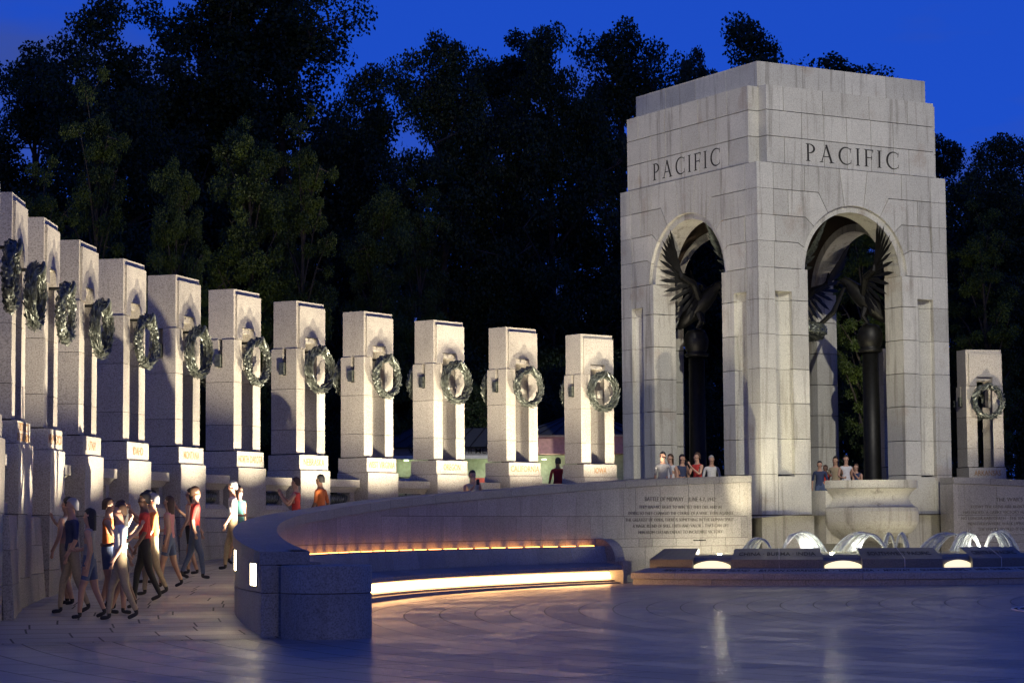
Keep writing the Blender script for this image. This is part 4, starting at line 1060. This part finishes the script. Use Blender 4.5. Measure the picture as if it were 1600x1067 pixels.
UN = [(20,330),(110,350),(215,380),(320,350),(420,380),(520,330),(720,430),(790,360),(970,400),(1050,420),(1140,420),(1240,430),(1330,330),(1420,400),(1500,380),(1590,390)]
def nearp(px):
    c = sorted((abs(at_px(p)-px), p[3].replace('\n', ' ')) for p in PILLARS); return c[0][1]
def at_px(p): return 800+3540*p[0]/p[1]
for i, (px, top) in enumerate(UN):
    v = (3, 1, 0)[i % 3]
    tree(px, top, 104+(i%3)*4, 120, v, 'dark %s tree of the back row, behind the %s' % (('slim','ragged','full')[i%3], ('gap by the %s pillar' % nearp(px)) if px < 960 or px > 1480 else 'pavilion at its %s' % ('left arch' if px < 1100 else 'middle' if px < 1250 else 'right arch' if px < 1420 else 'right pier')), group='dark trees of the back row')
for i, px in enumerate(range(-20, 1600, 92)):
    tree(px, 560+(i*37)%50, 88+(i%2)*5, 95, 4, 'low bushy dark tree filling the gap %s' % (('%s of the %s pillar' % ('left' if px < at_px(next(p for p in PILLARS if p[3].replace('\n', ' ') == nearp(px))) else 'right', nearp(px))) if px < 960 or px > 1480 else ('behind the left pier','at the left edge of the left arch','inside the left arch','behind the middle corner pier','inside the right arch','behind the right pier of the pavilion')[min(5, max(0, (px-970)//88))]), group='low bushy trees behind the pillars')
FT = [(150,178,74,62,1,'slim young tree with pale lit sprays above the IDAHO pillar'),(272,262,72,50,0,'short young tree with yellow-lit leaves above the MONTANA pillar'),(395,198,76,75,0,'young tree with light sprays above the NORTH DAKOTA pillar'),
 (470,228,77,55,1,'slender young tree above the NEBRASKA pillar'),(590,300,80,60,0,'young tree behind the WEST VIRGINIA pillar'),(1350,330,84,60,1,'young tree seen through the right arch of the pavilion'),(1415,420,86,50,0,'bushy young tree behind the right pier of the pavilion'),
 (1540,360,86,60,1,'young tree with lit leaves above the ARKANSAS pillar'),(60,300,72,60,1,'young tree above the UTAH pillar'),(660,330,84,55,1,'young dark green tree behind the OREGON pillar')]
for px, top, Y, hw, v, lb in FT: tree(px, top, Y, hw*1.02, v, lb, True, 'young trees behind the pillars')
for px, Y, p in ((165, 68, 320), (285, 67, 400), (400, 70, 320), (480, 71, 170), (1350, 79, 700), (1545, 79, 400)):
    q = at(px-25, 760, Y); q2 = at(px, 330, Y+5); spot('tree_fill_spot', (q.x, q.y, 1.9), q2, p, (1,.93,.45), 55, .8, .02)  # added spots on the young trees, standing for spill from the pillar uplights

# ------------------------------------------------------------ people
SK = plain('skin', (.42,.24,.16), .6); SK2 = plain('skin_dark', (.16,.085,.055), .6)
CLR = {n: plain('cloth_'+n, c, .85, 0, .12, 30) for n, c in dict(white=(.55,.54,.52), grey=(.22,.22,.23), navy=(.03,.04,.09), orange=(.55,.14,.03), red=(.5,.04,.03), khaki=(.34,.27,.17), black=(.02,.02,.022), teal=(.06,.2,.18), yellow=(.6,.36,.05), denim=(.07,.10,.18), pink=(.5,.2,.2)).items()}
HAIR = {n: plain('hair_'+n, c, .6) for n, c in dict(black=(.012,.01,.01), brown=(.06,.03,.015), grey=(.3,.29,.28))}  if False else {'black': plain('hair_black', (.012,.01,.01), .6), 'brown': plain('hair_brown', (.06,.03,.015), .6), 'grey': plain('hair_grey', (.3,.29,.28), .6)}
def person_mesh(pose, woman=False):
    J = []; E_ = []; Rr = []; tagv = []
    def add(p, r, par, tg):
        J.append(Vector(p)); Rr.append(r if hasattr(r, '__len__') else (r, r)); tagv.append(tg)
        if par is not None: E_.append((par, len(J)-1))
        return len(J)-1
    w = .9 if woman else 1.0
    pel = add((0,0,.96), (.155*w,.11), None, 'pants')
    wst = add((0,.0,1.10), (.135*w,.10), pel, 'shirt'); ch = add((0,.01,1.30), (.165*w,.115), wst, 'shirt'); nk0 = add((0,0,1.43), (.09,.075), ch, 'shirt')
    nk = add((0,.01,1.50), .052, nk0, 'skin'); hd = add((0,.025,1.58), (.070,.085), nk, 'skin'); hd2 = add((0,.02,1.67), (.076,.092), hd, 'skin'); add((0,.005,1.74), (.05,.06), hd2, 'skin')
    add((0,.112,1.615), .013, hd, 'skin')
    for s in (-1,1): add((s*.085,.01,1.63), .012, hd2, 'skin')
    st = pose['stride']*.55; 
    for s in (-1, 1):
        f = st*s
        h0 = add((s*.095*w,0,.88), .096, pel, 'pants'); h = add((s*.098,f*.10,.62), .080, h0, 'pants'); kn = add((s*.10,f*.17+.02,.50+.02*abs(f)), .064, h, pose['low']); an = add((s*.10,f*.30-(.08 if f < 0 else 0),.10+(.05 if f < -.3 else 0)), .040, kn, pose['low2'])
        heel = add((s*.10,f*.30-.02-(.08 if f < 0 else 0),.05+(.05 if f < -.3 else 0)), .036, an, 'shoe'); add((s*.11,f*.30+.13-(.08 if f < 0 else 0),.035), .032, heel, 'shoe')
        sh = add((s*.185*w,0,1.40), .058, ch, 'shirt')
        arm = pose['arms'][0 if s < 0 else 1]
        if arm == 'down': el = (s*.24*w,-.03-f*.08,1.12); wr = (s*.25*w,.06-f*.18,.90); dr = Vector((0,.25,-1)).normalized()
        elif arm == 'phone': el = (s*.22*w,.12,1.14); wr = (s*.07,.34,1.36); dr = Vector((-s*.2,.3,1)).normalized()
        elif arm == 'up': el = (s*.24,.20,1.36); wr = (s*.08,.38,1.60); dr = Vector((-s*.1,.2,1)).normalized()
        else: el = (s*.25*w,.02,1.15); wr = (s*.16,.26,1.08); dr = Vector((-s*.6,.6,.1)).normalized()
        e_ = add(el, .040, sh, pose['slv']); wri = add(wr, .026, e_, 'skin')
        pm = add(tuple(Vector(wr)+dr*.07), (.034,.018), wri, 'skin'); side = dr.cross(Vector((1,0,0))).normalized()
        for k, (ofs, ln) in enumerate(((-.024,.075),(-.008,.085),(.008,.08),(.024,.065))):
            a_ = add(tuple(J[pm]+side*ofs+dr*ln*.55), .009, pm, 'skin'); add(tuple(J[a_]+dr*ln*.45+Vector((-s*.012,0,0))), .0075, a_, 'skin')
        add(tuple(J[wri]+dr*.045-side*.042), .010, wri, 'skin')
    me = bpy.data.meshes.new('body'); me.from_pydata([tuple(j) for j in J], E_, []); o = bpy.data.objects.new('tmp', me); link(o)
    md = o.modifiers.new('s', 'SKIN'); md.use_smooth_shade = True
    for i, v in enumerate(me.skin_vertices[0].data): v.radius = Rr[i]; v.use_root = (i == 0)
    sb_ = o.modifiers.new('u', 'SUBSURF'); sb_.levels = 1; sb_.render_levels = 1
    out = bpy.data.meshes.new_from_object(o.evaluated_get(bpy.context.evaluated_depsgraph_get())); bpy.data.objects.remove(o)
    segs = [(np.array(J[a]), np.array(J[b_]), tagv[b_] if tagv[b_] != 'skin' or tagv[a] == 'skin' else 'skin') for a, b_ in E_]
    names = ['skin','shirt','pants','shoe']
    idxs = []
    for p in out.polygons:
        c = np.array(p.center); best = 9; bt = 'skin'
        for a, b_, tg in segs:
            ab = b_-a; t = max(0, min(1, (c-a)@ab/(ab@ab))); d = np.linalg.norm(c-a-ab*t)
            if d < best: best = d; bt = tg
        idxs.append(names.index(bt))
    out.materials.clear()
    for _ in names: out.materials.append(SK)
    out.polygons.foreach_set('material_index', idxs)
    return out
POSES = [dict(stride=.9, arms=('down','down'), low='pants', low2='pants', slv='shirt'), dict(stride=-.8, arms=('down','bag'), low='skin', low2='skin', slv='skin'),
         dict(stride=.15, arms=('phone','phone'), low='skin', low2='skin', slv='skin'), dict(stride=.1, arms=('up','up'), low='pants', low2='pants', slv='shirt'), dict(stride=.5, arms=('down','phone'), low='skin', low2='skin', slv='skin')]
PM = [person_mesh(p, i % 2 == 1) for i, p in enumerate(POSES)]
def hairm(long):
    q = MB(); n = 18; vs = []; m_ = 9
    for i in range(m_+1):
        for j in range(n):
            t = 2*pi*j/n; fr = sin(t)          # fr = 1 over the face
            low = 1.705 if fr > .55 else 1.705-(.55-fr)/.75*(.13) if fr > -.2 else 1.575
            if long and fr < .35: low -= .17*min(1, (.35-fr)/.5)
            zt = 1.772; k = i/m_; z = zt-(zt-low)*k**1.15
            hz = min(1, max(0, (zt-z)/.10)); r = sqrt(max(0, 1-(1-hz)**2))
            vs.append((.083*r*cos(t), .100*r*fr-.004, z))
    q.add(vs, [(i*n+j,i*n+(j+1)%n,(i+1)*n+(j+1)%n,(i+1)*n+j) for i in range(m_) for j in range(n)]); return q
HM = {}
for k in HAIR:
    for lg in (0,1):
        h = hairm(lg); me = bpy.data.meshes.new('hair'); me.from_pydata(h.v, [], h.f); me.materials.append(HAIR[k]); me.polygons.foreach_set('use_smooth', [True]*len(me.polygons)); HM[(k,lg)] = me
eyb = MB()
for s in (-1,1): eyb.lathe([(0,-.009),(.008,0),(0,.009)], (s*.028,.102,1.645), 6)
EYM = mkmesh(eyb, 'eye', M_BLACKM)
def person(x, y, z, rz, pose, shirt, pants, hair, label, long=0, sc=1.0, dark=False, group='visitors walking along the ramp', phone=False):
    p = empty('person', (x, y, z-.0), rz, label=label, cat='person', group=group); p.scale = (sc,)*3
    o = link(bpy.data.objects.new('body', PM[pose])); o.parent = p
    for i, m in enumerate((SK2 if dark else SK, CLR[shirt], CLR[pants], CLR['black'])): o.material_slots[i].link = 'OBJECT'; o.material_slots[i].material = m
    h = link(bpy.data.objects.new('hair', HM[(hair,long)])); h.parent = p
    e = link(bpy.data.objects.new('eyes', EYM)); e.parent = p
    if phone:
        q = MB(); q.box(-.04,.04,.40,.41,1.40 if pose != 3 else 1.66,1.54 if pose != 3 else 1.80); b_ = q.build('phone', M_BLACKM, p)
        q = MB(); q.box(-.036,.036,.397,.3995,1.405 if pose != 3 else 1.665,1.535 if pose != 3 else 1.795); q.build('phone_screen', glow('phone_screen', (.5,.75,1), 2.5) if 'phone_screen' not in bpy.data.materials else bpy.data.materials['phone_screen'], b_)
# (angle, radius, turn, pose, shirt, pants, hair, long, scale, dark)
WK = [(190.6,30.2,10,0,'white','khaki','brown',0,1.0,0),(190.0,31.0,-15,1,'grey','denim','black',1,.95,0),(188.6,30.5,170,4,'white','denim','brown',1,.97,0),(188.2,31.3,20,0,'navy','khaki','grey',0,1.02,0),
 (187.0,30.0,0,1,'teal','black','black',1,.94,1),(186.2,30.8,175,2,'orange','denim','brown',0,1.0,0),(185.0,31.5,-30,4,'grey','khaki','black',0,1.0,0),(184.0,30.1,10,0,'red','black','black',0,1.03,1),
 (183.0,31.0,190,1,'white','denim','brown',1,.95,0),(181.6,30.3,5,0,'orange','khaki','grey',0,1.0,0),(180.2,31.2,160,4,'white','grey','black',0,.8,0),(178.2,30.5,-10,1,'pink','denim','brown',1,.94,0),
 (176.0,31.2,30,2,'yellow','khaki','black',0,.98,0),(174.0,30.3,200,0,'red','denim','brown',0,1.0,0),(171.5,31.0,0,4,'orange','black','black',1,.96,0),(169.0,30.4,20,0,'white','khaki','grey',0,1.02,0),(166,31.0,150,1,'teal','denim','black',1,.94,0),(162,30.5,10,2,'red','grey','brown',0,1,0),(157.5,31.1,0,0,'orange','denim','black',0,1,1)]
desc = ['striding along','with one arm bent','looking down at both hands','raising both hands','with one hand raised']
used = set()
for i, (th, r, tn, ps, sh, pt, hr, lg, sc, dk) in enumerate(WK):
    r = max(r, 30.55)+(.25 if th > 184 else 0); x, y = pol(r, th); z = max(rampz(th), gz(x, y)+.006)
    near = nms[min(range(11), key=lambda j: abs(ths[j]-th))]
    lb = 'visitor in %s top and %s bottoms, %s %s, near the %s pillar' % (sh, pt, 'long %s hair' % hr if lg else 'short %s hair' % hr, desc[ps].replace('up the ramp','') , near)
    lb = 'visitor in %s and %s %s near the %s pillar' % (sh, pt, desc[ps], near)
    if th > 189.5: lb = 'nearest-row visitor in %s top and %s trousers on the ramp foot' % (sh, pt)
    person(x, y, z, R_(th-90+90+90-180+tn), ps, sh, pt, hr, lb, lg, sc, bool(dk))
# by the top of the wall
q = at(738, 745, 54.6); person(q.x, q.y, rampz(152), R_(200), 2, 'grey', 'khaki', 'black', 'visitor in grey holding a glowing phone by the OREGON pillar', 0, 1.0, False, phone=True)
q = at(872, 745, 66); person(q.x, q.y, 1.78, R_(20), 0, 'red', 'black', 'black', 'visitor in red top standing behind the gap between the CALIFORNIA and IOWA pillars', 0, 1.0, True)
PV = [(1036,64,0,'grey','black',0),(1048,66,4,'white','brown',1),(1066,66.5,1,'navy','black',1),(1090,65,2,'red','brown',0),(1112,66,0,'white','grey',0)]
for px, Y, ps, sh, hr, lg in PV:
    q = at(px, 740, Y); person(q.x, q.y, 1.81, R_(random.uniform(120,240)), ps, sh, 'denim', hr, 'visitor in %s with %s hair behind the wall by the left arch' % (sh, ('long ' if lg else 'short ')+hr), lg, (.86,.93,1.0,.97,1.03,.9)[int(px)%6], False, 'visitors gathered at the pavilion', px in (1090,))
PV2 = [(1281,66.3,0,'navy','black',0),(1290,68,3,'red','brown',0),(1322,66.6,1,'white','black',1),(1338,66.8,2,'navy','brown',1),(1355,69,0,'black','grey',0),(1306,69.5,0,'khaki','black',1)]
for px, Y, ps, sh, hr, lg in PV2:
    q = at(px, 740, Y); person(q.x, q.y, 1.81, R_(random.uniform(150,210)), ps, sh, 'denim', hr, 'visitor in %s with %s hair behind the balcony in the right arch' % (sh, ('long ' if lg else 'short ')+hr), lg, (.86,.95,1.0,.9,1.03,.97)[int(px)%6], bool(px in (1290,)), 'visitors gathered at the pavilion', px in (1398,))
# seated low on the wall edge
q = MB()
# ------------------------------------------------------------ round drain grating in the plaza floor
g0 = Vector((11.9, 39.3, 0))
dr_ = empty('drain_grating', (g0.x, g0.y, gz(g0.x, g0.y)), 0, label='round ribbed metal drain grating let into the plaza floor at the right edge', cat='drain grating')
for i in range(22):
    r0 = 3.25-i*.11; q = MB(); q.lathe([(r0-.035,-.002),(r0-.035,.012),(r0+.012,.012),(r0+.012,-.002)], n=72); q.build('grating_ring', M_WHITE if i < 2 else M_KERB, dr_)
q = MB(); q.lathe([(0,.006),(3.24,.006)], n=72); q.build('drain_floor', M_SLOT, dr_)
